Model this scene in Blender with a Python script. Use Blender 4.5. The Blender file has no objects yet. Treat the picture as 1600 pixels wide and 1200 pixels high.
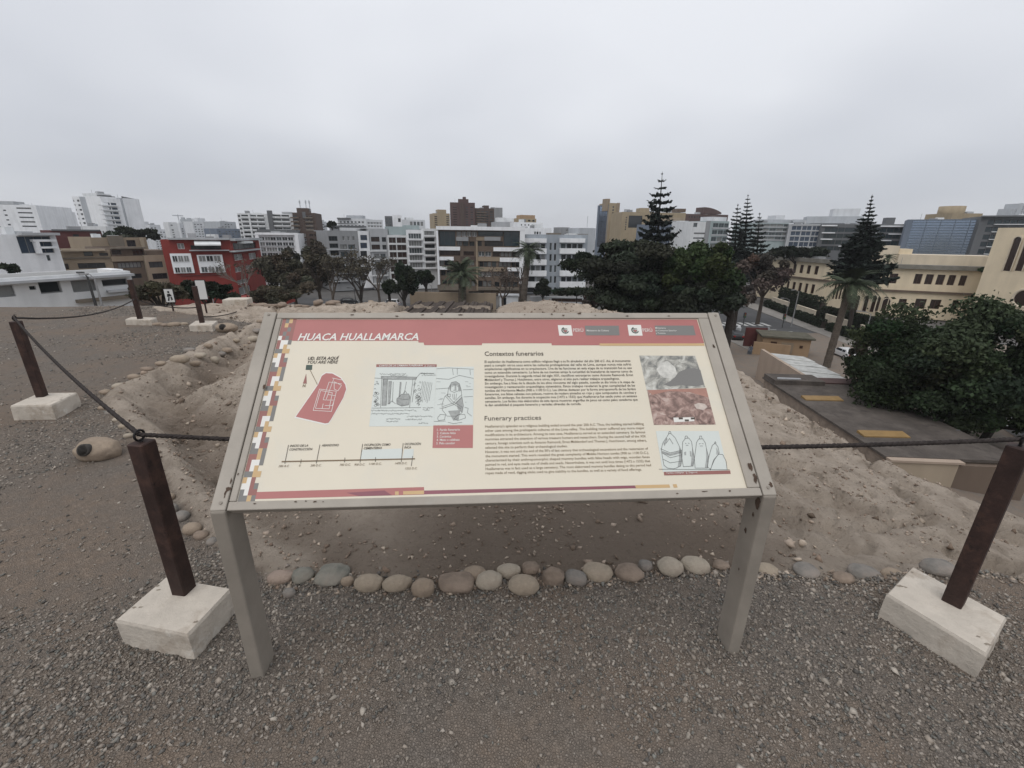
import bpy, math, random
import numpy as np
from mathutils import Vector, Matrix
random.seed(7); rng = np.random.default_rng(7)
SC = bpy.context.scene; COL = SC.collection
# ------------------------------------------------------------------ camera
FPX, PITCH, ROLL, EYE = 683.6374, 0.3297, -0.0126, np.array([0, 0, 1.5])
_c, _s = math.cos(PITCH), math.sin(PITCH)
FWD = np.array([0, _c, -_s]); _d = np.array([0, -_s, -_c]); _r = np.array([1., 0, 0])
DWN = math.cos(ROLL) * _d - math.sin(ROLL) * _r; RGT = math.cos(ROLL) * _r + math.sin(ROLL) * _d
cd = bpy.data.cameras.new('camera'); cam = bpy.data.objects.new('camera', cd); COL.objects.link(cam)
cd.sensor_width = 36; cd.lens = FPX / 1600 * 36; cd.clip_start = .05; cd.clip_end = 6000
cam.matrix_world = Matrix(((RGT[0], -DWN[0], -FWD[0], EYE[0]), (RGT[1], -DWN[1], -FWD[1], EYE[1]), (RGT[2], -DWN[2], -FWD[2], EYE[2]), (0, 0, 0, 1)))
SC.camera = cam
# ------------------------------------------------------------------ sky, sun, exposure
SUN_EL, SUN_AZ = math.radians(60), math.radians(205)      # azimuth clockwise from +Y
W = bpy.data.worlds.new('World'); SC.world = W; W.use_nodes = True
nt = W.node_tree; nt.nodes.clear()
def nd(t, ty, **kw):
    n = t.nodes.new(ty)
    for k, v in kw.items():
        if k.startswith('i_'): n.inputs[k[2:].replace('_', ' ')].default_value = v
        else: setattr(n, k, v)
    return n
sky = nd(nt, 'ShaderNodeTexSky', sky_type='NISHITA', sun_disc=False, sun_elevation=SUN_EL, sun_rotation=SUN_AZ)
bg1 = nd(nt, 'ShaderNodeBackground', i_Strength=.1)
tc = nd(nt, 'ShaderNodeTexCoord'); sep = nd(nt, 'ShaderNodeSeparateXYZ')
nt.links.new(tc.outputs['Generated'], sep.inputs[0])
zc = nd(nt, 'ShaderNodeMath', operation='MAXIMUM'); zc.inputs[1].default_value = 0; nt.links.new(sep.outputs['Z'], zc.inputs[0])
za = nd(nt, 'ShaderNodeMath', operation='ADD'); za.inputs[1].default_value = .34; nt.links.new(zc.outputs[0], za.inputs[0])
dv = nd(nt, 'ShaderNodeVectorMath', operation='DIVIDE'); cmb = nd(nt, 'ShaderNodeCombineXYZ')
for i in range(3): nt.links.new(za.outputs[0], cmb.inputs[i])
nt.links.new(tc.outputs['Generated'], dv.inputs[0]); nt.links.new(cmb.outputs[0], dv.inputs[1])
n1 = nd(nt, 'ShaderNodeTexNoise', i_Scale=.8, i_Detail=3.0, i_Roughness=.42, i_Distortion=.1); nt.links.new(dv.outputs[0], n1.inputs['Vector'])
cr = nd(nt, 'ShaderNodeValToRGB'); cr.color_ramp.elements[0].position = .34; cr.color_ramp.elements[1].position = .66
cr.color_ramp.elements[0].color = (.52, .54, .59, 1); cr.color_ramp.elements[1].color = (.725, .742, .78, 1)
nt.links.new(n1.outputs[0], cr.inputs[0])
lift = nd(nt, 'ShaderNodeMath', operation='MULTIPLY_ADD'); lift.inputs[1].default_value = .42; lift.inputs[2].default_value = .97   # overcast: brighter overhead
nt.links.new(zc.outputs[0], lift.inputs[0])
bg2 = nd(nt, 'ShaderNodeBackground'); nt.links.new(cr.outputs[0], bg2.inputs[0]); nt.links.new(lift.outputs[0], bg2.inputs[1])
nt.links.new(sky.outputs[0], bg1.inputs[0])
mx = nd(nt, 'ShaderNodeMixShader'); mx.inputs[0].default_value = .94
nt.links.new(bg1.outputs[0], mx.inputs[1]); nt.links.new(bg2.outputs[0], mx.inputs[2])
nt.links.new(mx.outputs[0], nd(nt, 'ShaderNodeOutputWorld').inputs[0])
sl = bpy.data.lights.new('sun', 'SUN'); sl.energy = 1.3; sl.angle = math.radians(60); sl.color = (1, .965, .92)
so = bpy.data.objects.new('sun', sl); COL.objects.link(so)
sd = Vector((math.sin(SUN_AZ) * math.cos(SUN_EL), math.cos(SUN_AZ) * math.cos(SUN_EL), math.sin(SUN_EL)))
so.rotation_euler = sd.to_track_quat('Z', 'Y').to_euler()
SC.view_settings.view_transform = 'Standard'; SC.view_settings.look = 'None'
SC.view_settings.exposure = .1; SC.view_settings.gamma = 1; SC.view_settings.use_curve_mapping = False
SC.cycles.use_denoising = True; SC.cycles.max_bounces = 6
# ------------------------------------------------------------------ helpers
S = -15.0                                                   # street level
def ray(x, y): return FWD + (x - 800) / FPX * RGT + (y - 600) / FPX * DWN
def atz(x, y, z): r = ray(x, y); return EYE + (z - 1.5) / r[2] * r
def aty(x, y, Y): r = ray(x, y); return EYE + Y / r[1] * r
def tag(o, label=None, cat=None, group=None, kind=None):
    for k, v in (('label', label), ('category', cat), ('group', group), ('kind', kind)):
        if v: o[k] = v
    return o
def empty(name, loc, rz=0, label=None, cat=None, group=None):
    o = bpy.data.objects.new(name, None); o.empty_display_size = .1; COL.objects.link(o)
    o.location = loc; o.rotation_euler = (0, 0, rz); return tag(o, label, cat, group)
def link(name, me, parent=None, loc=None, rz=None):
    o = bpy.data.objects.new(name, me); COL.objects.link(o)
    if parent is not None: o.parent = parent
    if loc is not None: o.location = loc
    if rz is not None: o.rotation_euler = (0, 0, rz)
    return o
def copy_tree(o, parent=None):
    c = o.copy(); COL.objects.link(c); c.parent = parent
    for ch in o.children: copy_tree(ch, c)
    return c
class MB:
    def __init__(s): s.v = []; s.f = []; s.m = []
    def face(s, pts, m=0):
        n = len(s.v); s.v += [tuple(p) for p in pts]; s.f.append(tuple(range(n, n + len(pts)))); s.m.append(m)
    def box(s, x0, y0, z0, x1, y1, z1, m=0):
        n = len(s.v); s.v += [(x, y, z) for z in (z0, z1) for y in (y0, y1) for x in (x0, x1)]
        for q in ((0, 2, 3, 1), (4, 5, 7, 6), (0, 1, 5, 4), (2, 6, 7, 3), (0, 4, 6, 2), (1, 3, 7, 5)):
            s.f.append(tuple(n + i for i in q)); s.m.append(m)
    def prism(s, poly, z0, z1, m=0):                       # CCW xy polygon
        n = len(s.v); k = len(poly); s.v += [(p[0], p[1], z0) for p in poly] + [(p[0], p[1], z1) for p in poly]
        s.f.append(tuple(n + i for i in range(k))[::-1]); s.f.append(tuple(n + k + i for i in range(k))); s.m += [m, m]
        for i in range(k):
            j = (i + 1) % k; s.f.append((n + i, n + j, n + k + j, n + k + i)); s.m.append(m)
    def tube(s, pts, rad, k=8, m=0, cap=True):
        pts = [np.array(p, float) for p in pts]; L = len(pts)
        if not hasattr(rad, '__len__'): rad = [rad] * L
        n = len(s.v); ref = np.array([.31, .17, .93])
        for i, p in enumerate(pts):
            t = pts[min(i + 1, L - 1)] - pts[max(i - 1, 0)]; t /= (np.linalg.norm(t) + 1e-9)
            a = np.cross(t, ref if abs(t @ ref) < .95 else np.array([1., 0, 0])); a /= np.linalg.norm(a); b = np.cross(t, a)
            for j in range(k):
                w = 2 * math.pi * j / k; s.v.append(tuple(p + rad[i] * (math.cos(w) * a + math.sin(w) * b)))
        for i in range(L - 1):
            for j in range(k):
                j2 = (j + 1) % k; s.f.append((n + i * k + j, n + i * k + j2, n + (i + 1) * k + j2, n + (i + 1) * k + j)); s.m.append(m)
        if cap:
            s.f.append(tuple(n + j for j in range(k))[::-1]); s.f.append(tuple(n + (L - 1) * k + j for j in range(k))); s.m += [m, m]
    def mesh(s, name, mats, smooth=False):
        me = bpy.data.meshes.new(name); me.from_pydata(s.v, [], s.f)
        for q in (mats if isinstance(mats, (list, tuple)) else [mats]): me.materials.append(q)
        me.polygons.foreach_set('material_index', s.m)
        if smooth: me.polygons.foreach_set('use_smooth', [True] * len(s.f))
        me.update(); return me
    def build(s, name, mats, parent=None, smooth=False, **k): return link(name, s.mesh(name, mats, smooth), parent, **k)
def bevel(o, w, seg=2):
    b = o.modifiers.new('bevel', 'BEVEL'); b.width = w; b.segments = seg; b.limit_method = 'ANGLE'; return o
def np_mesh(name, V, F, mat, col=None, smooth=False):       # V (n,3), F (m,k)
    me = bpy.data.meshes.new(name); m, k = F.shape
    me.vertices.add(len(V)); me.vertices.foreach_set('co', np.ascontiguousarray(V, np.float32).ravel())
    me.loops.add(m * k); me.loops.foreach_set('vertex_index', F.astype(np.int32).ravel())
    me.polygons.add(m); me.polygons.foreach_set('loop_start', np.arange(0, m * k, k, dtype=np.int32))
    if smooth: me.polygons.foreach_set('use_smooth', np.ones(m, bool))
    me.update(calc_edges=True); me.materials.append(mat)
    if col is not None:
        a = me.color_attributes.new('col', 'FLOAT_COLOR', 'POINT')
        a.data.foreach_set('color', np.hstack([col, np.ones((len(V), 1))]).astype(np.float32).ravel())
    return me
def vnoise(x, y, seed=0):
    xi = np.floor(x).astype(np.int64); yi = np.floor(y).astype(np.int64); xf = x - xi; yf = y - yi
    def h(a, b):
        n = (a * 374761393 + b * 668265263 + seed * 982451653) & 0x7fffffff
        n = ((n ^ (n >> 13)) * 1274126177) & 0x7fffffff; return ((n ^ (n >> 16)) & 0xffff) / 65535.
    u = xf * xf * (3 - 2 * xf); v = yf * yf * (3 - 2 * yf)
    return (h(xi, yi) * (1 - u) + h(xi + 1, yi) * u) * (1 - v) + (h(xi, yi + 1) * (1 - u) + h(xi + 1, yi + 1) * u) * v
def fbm(x, y, o=4, seed=0): return sum(vnoise(x * 2 ** i, y * 2 ** i, seed + i) * .5 ** i for i in range(o)) / sum(.5 ** i for i in range(o)) - .5
def sst(a, b, x): t = np.clip((x - a) / (b - a), 0, 1); return t * t * (3 - 2 * t)
# ------------------------------------------------------------------ materials
MATS = {}
def mat(key, col, rough=.85, var=.12, scale=3., bump=0, bscale=40., spec=.3, metal=0, streak=0, attr=None, dirt=None, spots=None):
    if key in MATS: return MATS[key]
    m = bpy.data.materials.new(key); m.use_nodes = True; t = m.node_tree; b = t.nodes['Principled BSDF']
    b.inputs['Roughness'].default_value = rough; b.inputs['Metallic'].default_value = metal; b.inputs['Specular IOR Level'].default_value = spec
    L = t.links.new; tc = nd(t, 'ShaderNodeTexCoord'); src = None
    rgb = nd(t, 'ShaderNodeRGB'); rgb.outputs[0].default_value = (*col, 1); out = rgb.outputs[0]
    if attr:
        a = nd(t, 'ShaderNodeAttribute', attribute_name=attr); mm = nd(t, 'ShaderNodeMix', data_type='RGBA', blend_type='MULTIPLY'); mm.inputs[0].default_value = 1
        L(out, mm.inputs[6]); L(a.outputs['Color'], mm.inputs[7]); out = mm.outputs[2]
    if var:
        n = nd(t, 'ShaderNodeTexNoise', i_Scale=scale, i_Detail=6.0, i_Roughness=.65); L(tc.outputs['Object'], n.inputs['Vector'])
        r = nd(t, 'ShaderNodeMapRange'); r.inputs[1].default_value = .3; r.inputs[2].default_value = .7; r.inputs[3].default_value = 1 - var; r.inputs[4].default_value = 1 + var
        L(n.outputs[0], r.inputs[0]); h = nd(t, 'ShaderNodeVectorMath', operation='SCALE'); L(out, h.inputs[0]); L(r.outputs[0], h.inputs['Scale']); out = h.outputs[0]
    if streak:                                              # rain streaks
        mp = nd(t, 'ShaderNodeMapping'); mp.inputs['Scale'].default_value = (.55, .55, .07); L(tc.outputs['Object'], mp.inputs[0])
        n = nd(t, 'ShaderNodeTexNoise', i_Scale=1.6, i_Detail=5.0); L(mp.outputs[0], n.inputs['Vector'])
        r = nd(t, 'ShaderNodeMapRange'); r.inputs[1].default_value = .42; r.inputs[2].default_value = .72; r.inputs[3].default_value = 1; r.inputs[4].default_value = 1 - streak
        L(n.outputs[0], r.inputs[0]); h = nd(t, 'ShaderNodeVectorMath', operation='SCALE'); L(out, h.inputs[0]); L(r.outputs[0], h.inputs['Scale']); out = h.outputs[0]
    for q in (dirt, spots):
        if q:                                               # (colour, scale, lo, hi)
            n = nd(t, 'ShaderNodeTexNoise', i_Scale=q[1], i_Detail=8.0, i_Roughness=.7); L(tc.outputs['Object'], n.inputs['Vector'])
            r = nd(t, 'ShaderNodeMapRange'); r.inputs[1].default_value = q[2]; r.inputs[2].default_value = q[3]; L(n.outputs[0], r.inputs[0])
            mm = nd(t, 'ShaderNodeMix', data_type='RGBA'); L(r.outputs[0], mm.inputs[0]); L(out, mm.inputs[6]); mm.inputs[7].default_value = (*q[0], 1); out = mm.outputs[2]
    L(out, b.inputs['Base Color'])
    if bump:
        n = nd(t, 'ShaderNodeTexNoise', i_Scale=bscale, i_Detail=6.0, i_Roughness=.7); L(tc.outputs['Object'], n.inputs['Vector'])
        bp = nd(t, 'ShaderNodeBump', i_Strength=bump, i_Distance=.3 / bscale); L(n.outputs[0], bp.inputs['Height']); L(bp.outputs[0], b.inputs['Normal'])
    MATS[key] = m; return m
def wall(key, col, streak=.13): return mat(key, col, .9, .07, .35, .0, streak=streak)
WHITE = wall('white_wall', (.78, .79, .80)); WHITE2 = wall('off_white_wall', (.66, .67, .67)); GREY = wall('grey_wall', (.27, .275, .28)); LGREY = wall('light_grey_wall', (.40, .41, .42))
DGREY = wall('dark_grey_wall', (.13, .135, .14)); BROWN = wall('brown_wall', (.14, .105, .08)); DBROWN = wall('dark_brown_wall', (.085, .06, .05)); TAN = wall('tan_wall', (.29, .23, .165))
BEIGE = wall('beige_wall', (.36, .295, .22)); RED = wall('red_wall', (.215, .037, .030)); DRED = wall('dark_red_wall', (.105, .034, .032)); CREAM = wall('cream_wall', (.70, .595, .43), .1)
CREAM2 = wall('pale_cream_wall', (.62, .54, .42)); ORANGE = wall('orange_wall', (.34, .235, .145)); PINK = wall('pinkish_wall', (.36, .285, .225), .12); TANB = wall('tower_tan_wall', (.34, .275, .185)); MAROON = wall('maroon_wall', (.095, .06, .055))
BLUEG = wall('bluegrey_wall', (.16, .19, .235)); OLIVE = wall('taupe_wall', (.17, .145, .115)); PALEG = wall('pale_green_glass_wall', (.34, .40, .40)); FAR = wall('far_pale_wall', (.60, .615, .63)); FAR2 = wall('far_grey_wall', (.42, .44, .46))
def glass(key, col, rough=.12, var=.2): return mat(key, col, rough, var, .6, spec=.6)
G_D = glass('dark_pane', (.018, .022, .025)); G_C = glass('curtained_pane', (.20, .205, .20), .25); G_B = glass('blue_pane', (.035, .055, .085), .08); G_G = glass('grey_pane', (.07, .085, .09)); G_BR = glass('brown_pane', (.03, .016, .012), .2)
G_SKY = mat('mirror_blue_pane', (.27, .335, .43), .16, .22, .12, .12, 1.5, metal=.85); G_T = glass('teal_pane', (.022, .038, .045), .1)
F_W = mat('white_frame', (.6, .6, .6), .6, .05); F_D = mat('dark_frame', (.03, .03, .032), .6, .05); F_G = mat('grey_frame', (.2, .2, .2), .6, .05); F_BR = mat('brown_frame', (.06, .03, .02), .6, .1)
FRAMES = {'w': F_W, 'd': F_D, 'g': F_G, 'b': F_BR}
PANES = {'D': [G_D, G_D, G_G], 'C': [G_C, G_C, G_D], 'B': [G_B], 'M': [G_D, G_G, G_C], 'R': [G_BR], 'S': [G_SKY], 'T': [G_T], 'G': [G_G, G_C]}
# ------------------------------------------------------------------ buildings
WCACHE = {}
def window_mesh(w, h, nx, ny, fr, pane):
    key = (w, h, nx, ny, fr, pane.name)
    if key not in WCACHE:
        f = MB(); t = min(.09, w * .08, h * .12); d = .07
        f.box(0, 0, 0, t, d, h); f.box(w - t, 0, 0, w, d, h); f.box(t, 0, 0, w - t, d, t); f.box(t, 0, h - t, w - t, d, h)
        for i in range(1, nx): f.box(w * i / nx - t / 2, .005, t, w * i / nx + t / 2, d - .005, h - t)
        for i in range(1, ny): f.box(t, .01, h * i / ny - t / 2, w - t, d - .01, h * i / ny + t / 2)
        p = MB(); p.face([(t / 2, d * .6, t / 2), (w - t / 2, d * .6, t / 2), (w - t / 2, d * .6, h - t / 2), (t / 2, d * .6, h - t / 2)])
        WCACHE[key] = (f.mesh('window', FRAMES[fr]), p.mesh('pane', pane))
    return WCACHE[key]
class Bld:
    def __init__(s, name, label, xl, yl, Yl, xr, Yr, thick, m, cat='building', base=S, group=None, roofm=None, zt=None, lean=True):
        a = aty(xl, yl, Yl); s.top = a[2] if zt is None else zt; b = aty(xr, yl, Yr)
        for _ in range(4):                                  # the right end at the same roof height
            y2 = next((yy for yy in np.arange(yl - 60, yl + 60, .5) if aty(xr, yy, Yr)[2] <= s.top), yl); b = aty(xr, y2, Yr)
        s.A = np.array([a[0], a[1]]); d = np.array([b[0], b[1]]) - s.A; s.W = float(np.hypot(*d)); s.U = d / s.W; s.N = np.array([-s.U[1], s.U[0]])
        s.base = base; s.H = s.top - base; s.th = thick; s.m = m; s.holes = []; s.blank = []; s.rec = .3; s.deep = s.W > 0
        s.root = empty(name, (s.A[0], s.A[1], base), math.atan2(s.U[1], s.U[0]), label, cat, group); s.roofm = roofm or FAR2
    def uv(s, px, py, off=0):
        r = ray(px, py); o = s.A + s.N * off; t = ((o - EYE[:2]) @ s.N) / (r[:2] @ s.N); P = EYE + t * r
        return float((P[:2] - s.A) @ s.U), float(P[2] - s.base)
    def win(s, x0, y0, x1, y1, pane='M', fr='w', nx=2, ny=1):
        u0, v0, u1, v1 = s.box(x0, y0, x1, y1); s.add(u0, v0, u1, v1, pane, fr, nx, ny)
    def box(s, x0, y0, x1, y1, top=False, off=0):             # pixel box -> (u0, v0, u1, v1), x read at mid height (or at the top)
        ym = y0 if top else (y0 + y1) / 2; xm = (x0 + x1) / 2
        return s.uv(x0, ym, off)[0], s.uv(xm, y1, off)[1], s.uv(x1, ym, off)[0], s.uv(xm, y0, off)[1]
    def add(s, u0, v0, u1, v1, pane='M', fr='w', nx=2, ny=1):
        q = lambda z: round(z * 10) / 10
        u0 = max(.15, q(u0)); u1 = min(int((s.W - .15) * 10) / 10, q(u1)); v0 = max(.2, q(v0)); v1 = min(int((s.H - .2) * 10) / 10, q(v1))
        if u1 - u0 < .25 or v1 - v0 < .25: return
        for h in s.holes:
            if u0 < h[2] and u1 > h[0] and v0 < h[3] and v1 > h[1]: return
        s.holes.append((u0, v0, u1, v1, pane, fr, nx, ny))
    def grid(s, x0, y0, x1, y1, nc, nr, fu=.6, fv=.55, pane='M', fr='w', nx=2, ny=1, skip=0):
        u0, v0, u1, v1 = s.box(x0, y0, x1, y1); du = (u1 - u0) / nc; dv = (v1 - v0) / nr
        for j in range(nr):
            for i in range(nc):
                if skip and random.random() < skip: continue
                c = u0 + (i + .5) * du; e = v0 + (j + .5) * dv
                s.add(c - du * fu / 2, e - dv * fv / 2, c + du * fu / 2, e + dv * fv / 2, pane, fr, nx, ny)
    def slab(s, x0, y0, x1, y1, m, proud=.4, name='ledge', inset=.02):
        u0, v0, u1, v1 = s.box(x0, y0, x1, y1, True); b = MB(); b.box(u0, -proud, v0, u1, inset, v1); return b.build(name, m, s.root)
    def slabs(s, x0, y0, x1, y1, nr, frac, m, proud=.5, name='balcony', at=0):
        u0, v0, u1, v1 = s.box(x0, y0, x1, y1); dv = (v1 - v0) / nr
        for j in range(nr):
            b = MB(); b.box(u0, -proud, v0 + (j + at) * dv, u1, .02, v0 + (j + at + frac) * dv); b.build(name, m, s.root)
    def vol(s, x0, y0, x1, y1, m, y_front=1., y_back=None, name='roof_block', bot=None):
        u0, v0, u1, v1 = s.box(x0, y0, x1, y1, True, y_front); b = MB(); b.box(u0, y_front, v0 if bot is None else bot, u1, y_back or y_front + (u1 - u0), v1)
        return b.build(name, m, s.root)
    def finish(s, wall_name='wall'):
        b = MB(); us = sorted({0., s.W, *[h[0] for h in s.holes], *[h[2] for h in s.holes]}); vs = sorted({0., s.H, *[h[1] for h in s.holes], *[h[3] for h in s.holes]})
        hs = s.holes
        for j in range(len(vs) - 1):
            vm = (vs[j] + vs[j + 1]) / 2; row = [h for h in hs if h[1] < vm < h[3]]; i = 0
            run = None
            for i in range(len(us) - 1):
                um = (us[i] + us[i + 1]) / 2; inside = any(h[0] < um < h[2] for h in row)
                if not inside and run is None: run = us[i]
                if inside and run is not None: b.face([(run, 0, vs[j]), (us[i], 0, vs[j]), (us[i], 0, vs[j + 1]), (run, 0, vs[j + 1])]); run = None
            if run is not None: b.face([(run, 0, vs[j]), (s.W, 0, vs[j]), (s.W, 0, vs[j + 1]), (run, 0, vs[j + 1])])
        r = s.rec
        for (u0, v0, u1, v1, *_x) in hs:
            b.face([(u0, 0, v0), (u0, r, v0), (u0, r, v1), (u0, 0, v1)]); b.face([(u1, 0, v0), (u1, 0, v1), (u1, r, v1), (u1, r, v0)])
            b.face([(u0, 0, v0), (u1, 0, v0), (u1, r, v0), (u0, r, v0)]); b.face([(u0, 0, v1), (u0, r, v1), (u1, r, v1), (u1, 0, v1)])
        T, Wd, H = s.th, s.W, s.H
        b.face([(0, 0, 0), (0, 0, H), (0, T, H), (0, T, 0)]); b.face([(Wd, 0, 0), (Wd, T, 0), (Wd, T, H), (Wd, 0, H)]); b.face([(0, T, 0), (0, T, H), (Wd, T, H), (Wd, T, 0)])
        # parapet and roof deck
        p = .25; d = .45
        for a, c in (((0, 0), (Wd, 0)), ((Wd, 0), (Wd, T)), ((Wd, T), (0, T)), ((0, T), (0, 0))):
            ins = lambda q: (min(max(q[0], p), Wd - p), min(max(q[1], p), T - p))
            b.face([(*a, H), (*c, H), (*ins(c), H), (*ins(a), H)]); b.face([(*ins(a), H), (*ins(c), H), (*ins(c), H - d), (*ins(a), H - d)])
        b.build(wall_name, s.m, s.root)
        rb = MB(); rb.face([(p, p, H - d), (Wd - p, p, H - d), (Wd - p, T - p, H - d), (p, T - p, H - d)]); rb.build('roof', s.roofm, s.root)
        if Wd > 9 and T > 9 and s.root['category'] not in ('wall',):
            for _ in range(2 if Wd < 25 else 4):
                a, w_, h_ = random.uniform(1.5, Wd - 4), random.uniform(1.2, 2.6), random.uniform(.8, 1.9); y_ = random.uniform(2, 4.5); c = MB(); c.box(a, y_, H - d, a + w_, y_ + w_, H - d + h_); c.build('roof_tank', random.choice([LGREY, WHITE2, GREY]), s.root)
            a = random.uniform(2, Wd - 2); c = MB(); c.tube([(a, 3, H - d), (a, 3, H + random.uniform(1.2, 2.6))], .05, 4); c.build('aerial', GREY, s.root)
        for (u0, v0, u1, v1, pane, fr, nx, ny) in hs:
            f, q = window_mesh(round(u1 - u0, 1), round(v1 - v0, 1), nx, ny, fr, random.choice(PANES[pane]))
            o = link('window', f, s.root, (u0, r - .1, v0)); link('pane', q, o)
        return s
# ------------------------------------------------------------------ the mound (huaca) and the city ground
def dirt_z(px, py): r = ray(px, py); t = 1.26 / -(r[2] + .2 * r[0]); return EYE + t * r      # meets the right-hand dirt slope z = -.2(x-1.2)
BL = np.array([atz(*p, 0)[:2] for p in [(424, 908), (330, 850), (275, 780), (215, 690), (152, 626), (175, 610), (270, 565), (340, 530), (400, 505), (300, 492), (250, 487)]])
EDGE = np.array([dirt_z(*p)[:2] for p in [(1600, 815), (1440, 750), (1335, 697), (1220, 624), (1150, 575)]] + [[2.9, 8.2], [2.3, 9.3]])
EDGE = EDGE[np.argsort(EDGE[:, 1])]
FRONT = np.array([atz(*p, 0)[:2] for p in [(424, 908), (800, 915), (1100, 892), (1200, 898), (1340, 905), (1480, 880), (1600, 905)]])
def seg_dist(P, poly):
    d = np.full(len(P), 1e9)
    for a, b in zip(poly[:-1], poly[1:]):
        ab = b - a; t = np.clip(((P - a) @ ab) / (ab @ ab), 0, 1); d = np.minimum(d, np.hypot(*(P - a - t[:, None] * ab).T))
    return d
def in_poly(P, poly):
    r = np.zeros(len(P), bool); n = len(poly); x, y = P[:, 0], P[:, 1]
    for i in range(n):
        a, b = poly[i], poly[(i + 1) % n]
        if a[1] == b[1]: continue
        r ^= ((a[1] > y) != (b[1] > y)) & (x < (b[0] - a[0]) * (y - a[1]) / (b[1] - a[1]) + a[0])
    return r
DIRT = np.vstack([FRONT, [[9, FRONT[-1][1]], [9, 30], [-7.0, 30], [-7.6, 9.2]], BL[::-1]])
FARY = 9.35
def terrain(x, y):
    """height, dirt mask, lightness for arrays of x, y"""
    P = np.stack([x, y], 1); ind = in_poly(P, DIRT); d_all = np.minimum(seg_dist(P, np.vstack([BL, [[-7.6, 9.2]]])), seg_dist(P, FRONT)); sd = np.where(ind, d_all, -d_all)
    dl = np.where(ind, seg_dist(P, BL[:9]), 0)
    xe = np.interp(y, EDGE[:, 1], EDGE[:, 0]) + .16 * fbm(x * 1.3, y * 1.3, 3, 5); ye = FARY + .22 * fbm(x * .7, x * 0 + 3, 4, 9) + .06 * np.clip(-x - 5, 0, 6) * 0 - np.clip(-x - 6.5, 0, 9) * .16
    out = np.maximum.reduce([x - xe, y - ye, -15 - x, -14 - y]); o = np.clip(out, 0, None)
    z = 0.05 * fbm(x * .5, y * .5, 3, 2) * sst(2, 5, np.hypot(x, y)) + .018 * fbm(x * 2.2, y * 2.2, 3, 3)
    right = np.clip(x - 1.2, 0, None) * sst(1.45, 2.1, y - .0 * x)
    z = z - .2 * right * ind
    ws = .62 + .3 * sst(2.4, 4.2, y); q = dl / ws
    left = sst(-.2, -1.3, x) * ind
    wob = 1 + .5 * fbm(x * .8, y * .8, 2, 31)
    pit = -.15 * sst(.16, .42, q * wob) * (1 - sst(.62, 1.0, q * wob)) * sst(1.9, 2.7, y) * (1 - .8 * sst(7.4, 8.4, y))
    z = z + pit * left + .035 * left * sst(.9, 1.5, q) * (1 - sst(2.6, 3.6, q)) * sst(2.2, 3, y) + .05 * sst(.0, .06, sd) * (1 - sst(.16, .3, q)) * left
    lum = fbm(x * 2.6, y * 2.6, 4, 11); z = z + ind * sst(.02, .25, sd) * ((.07 + .05 * left) * lum * (.4 + .6 * sst(.6, 2.2, np.abs(x))) + .055 * fbm(x * 6.5, y * 6.5, 4, 12) * (.35 + .65 * sst(.5, 1.5, np.abs(x))) - .05 * sst(.07, .0, np.abs(fbm(x * 4, y * 4, 2, 61))) * sst(.8, 1.8, np.abs(x)))
    gul = np.abs(fbm(x * 1.1 + 3, y * 1.7, 4, 21)); z = z - ind * .10 * sst(.05, .0, gul) * sst(1.2, 2.2, np.abs(x + .3))
    z = z + .10 * sst(8.6, 9.1, y) * sst(-4.4, -3.4, x) * (.5 + fbm(x * 3, y * 3, 3, 41)) * ind + .12 * sst(8.2, 9.0, y) * sst(-.4, .1, x)
    hole = sst(-2.45, -2.3, x) * (1 - sst(-.45, -.3, x)) * sst(8.55, 8.7, y); z = z - .75 * hole * (out <= 0)
    z = np.where(out > 0, z - 15.2 * (1 - np.exp(-o * .075)) - .15 * sst(0, .2, o) + .5 * fbm(x * .35, y * .35, 4, 7) * sst(.3, 4, o), z)
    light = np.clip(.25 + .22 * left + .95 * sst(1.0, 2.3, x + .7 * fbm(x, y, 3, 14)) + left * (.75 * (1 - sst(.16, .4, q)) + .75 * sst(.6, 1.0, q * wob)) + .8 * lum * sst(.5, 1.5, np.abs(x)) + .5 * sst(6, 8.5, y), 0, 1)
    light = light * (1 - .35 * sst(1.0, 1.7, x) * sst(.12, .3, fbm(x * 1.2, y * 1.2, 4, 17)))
    return z, np.clip(sd / .08, -1, 1) * .5 + .5, light
def height(x, y): return float(terrain(np.array([float(x)]), np.array([float(y)]))[0][0])
def axis(lo, hi, dlo, dhi, step):
    a = list(np.arange(dlo, dhi + 1e-6, step)); s = step; v = dhi
    while v < hi: s *= 1.13; v += s; a.append(v)
    s = step; v = dlo
    while v > lo: s *= 1.13; v -= s; a.insert(0, v)
    return np.array(a)
ax, ay = axis(-95, 75, -5.4, 4.6, .042), axis(-70, 75, .7, 9.9, .042)
gx, gy = np.meshgrid(ax, ay); hz, hm, hl = terrain(gx.ravel(), gy.ravel())
idx = np.arange(gx.size).reshape(gx.shape)
GF = np.stack([idx[:-1, :-1], idx[:-1, 1:], idx[1:, 1:], idx[1:, :-1]], -1).reshape(-1, 4)
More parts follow.
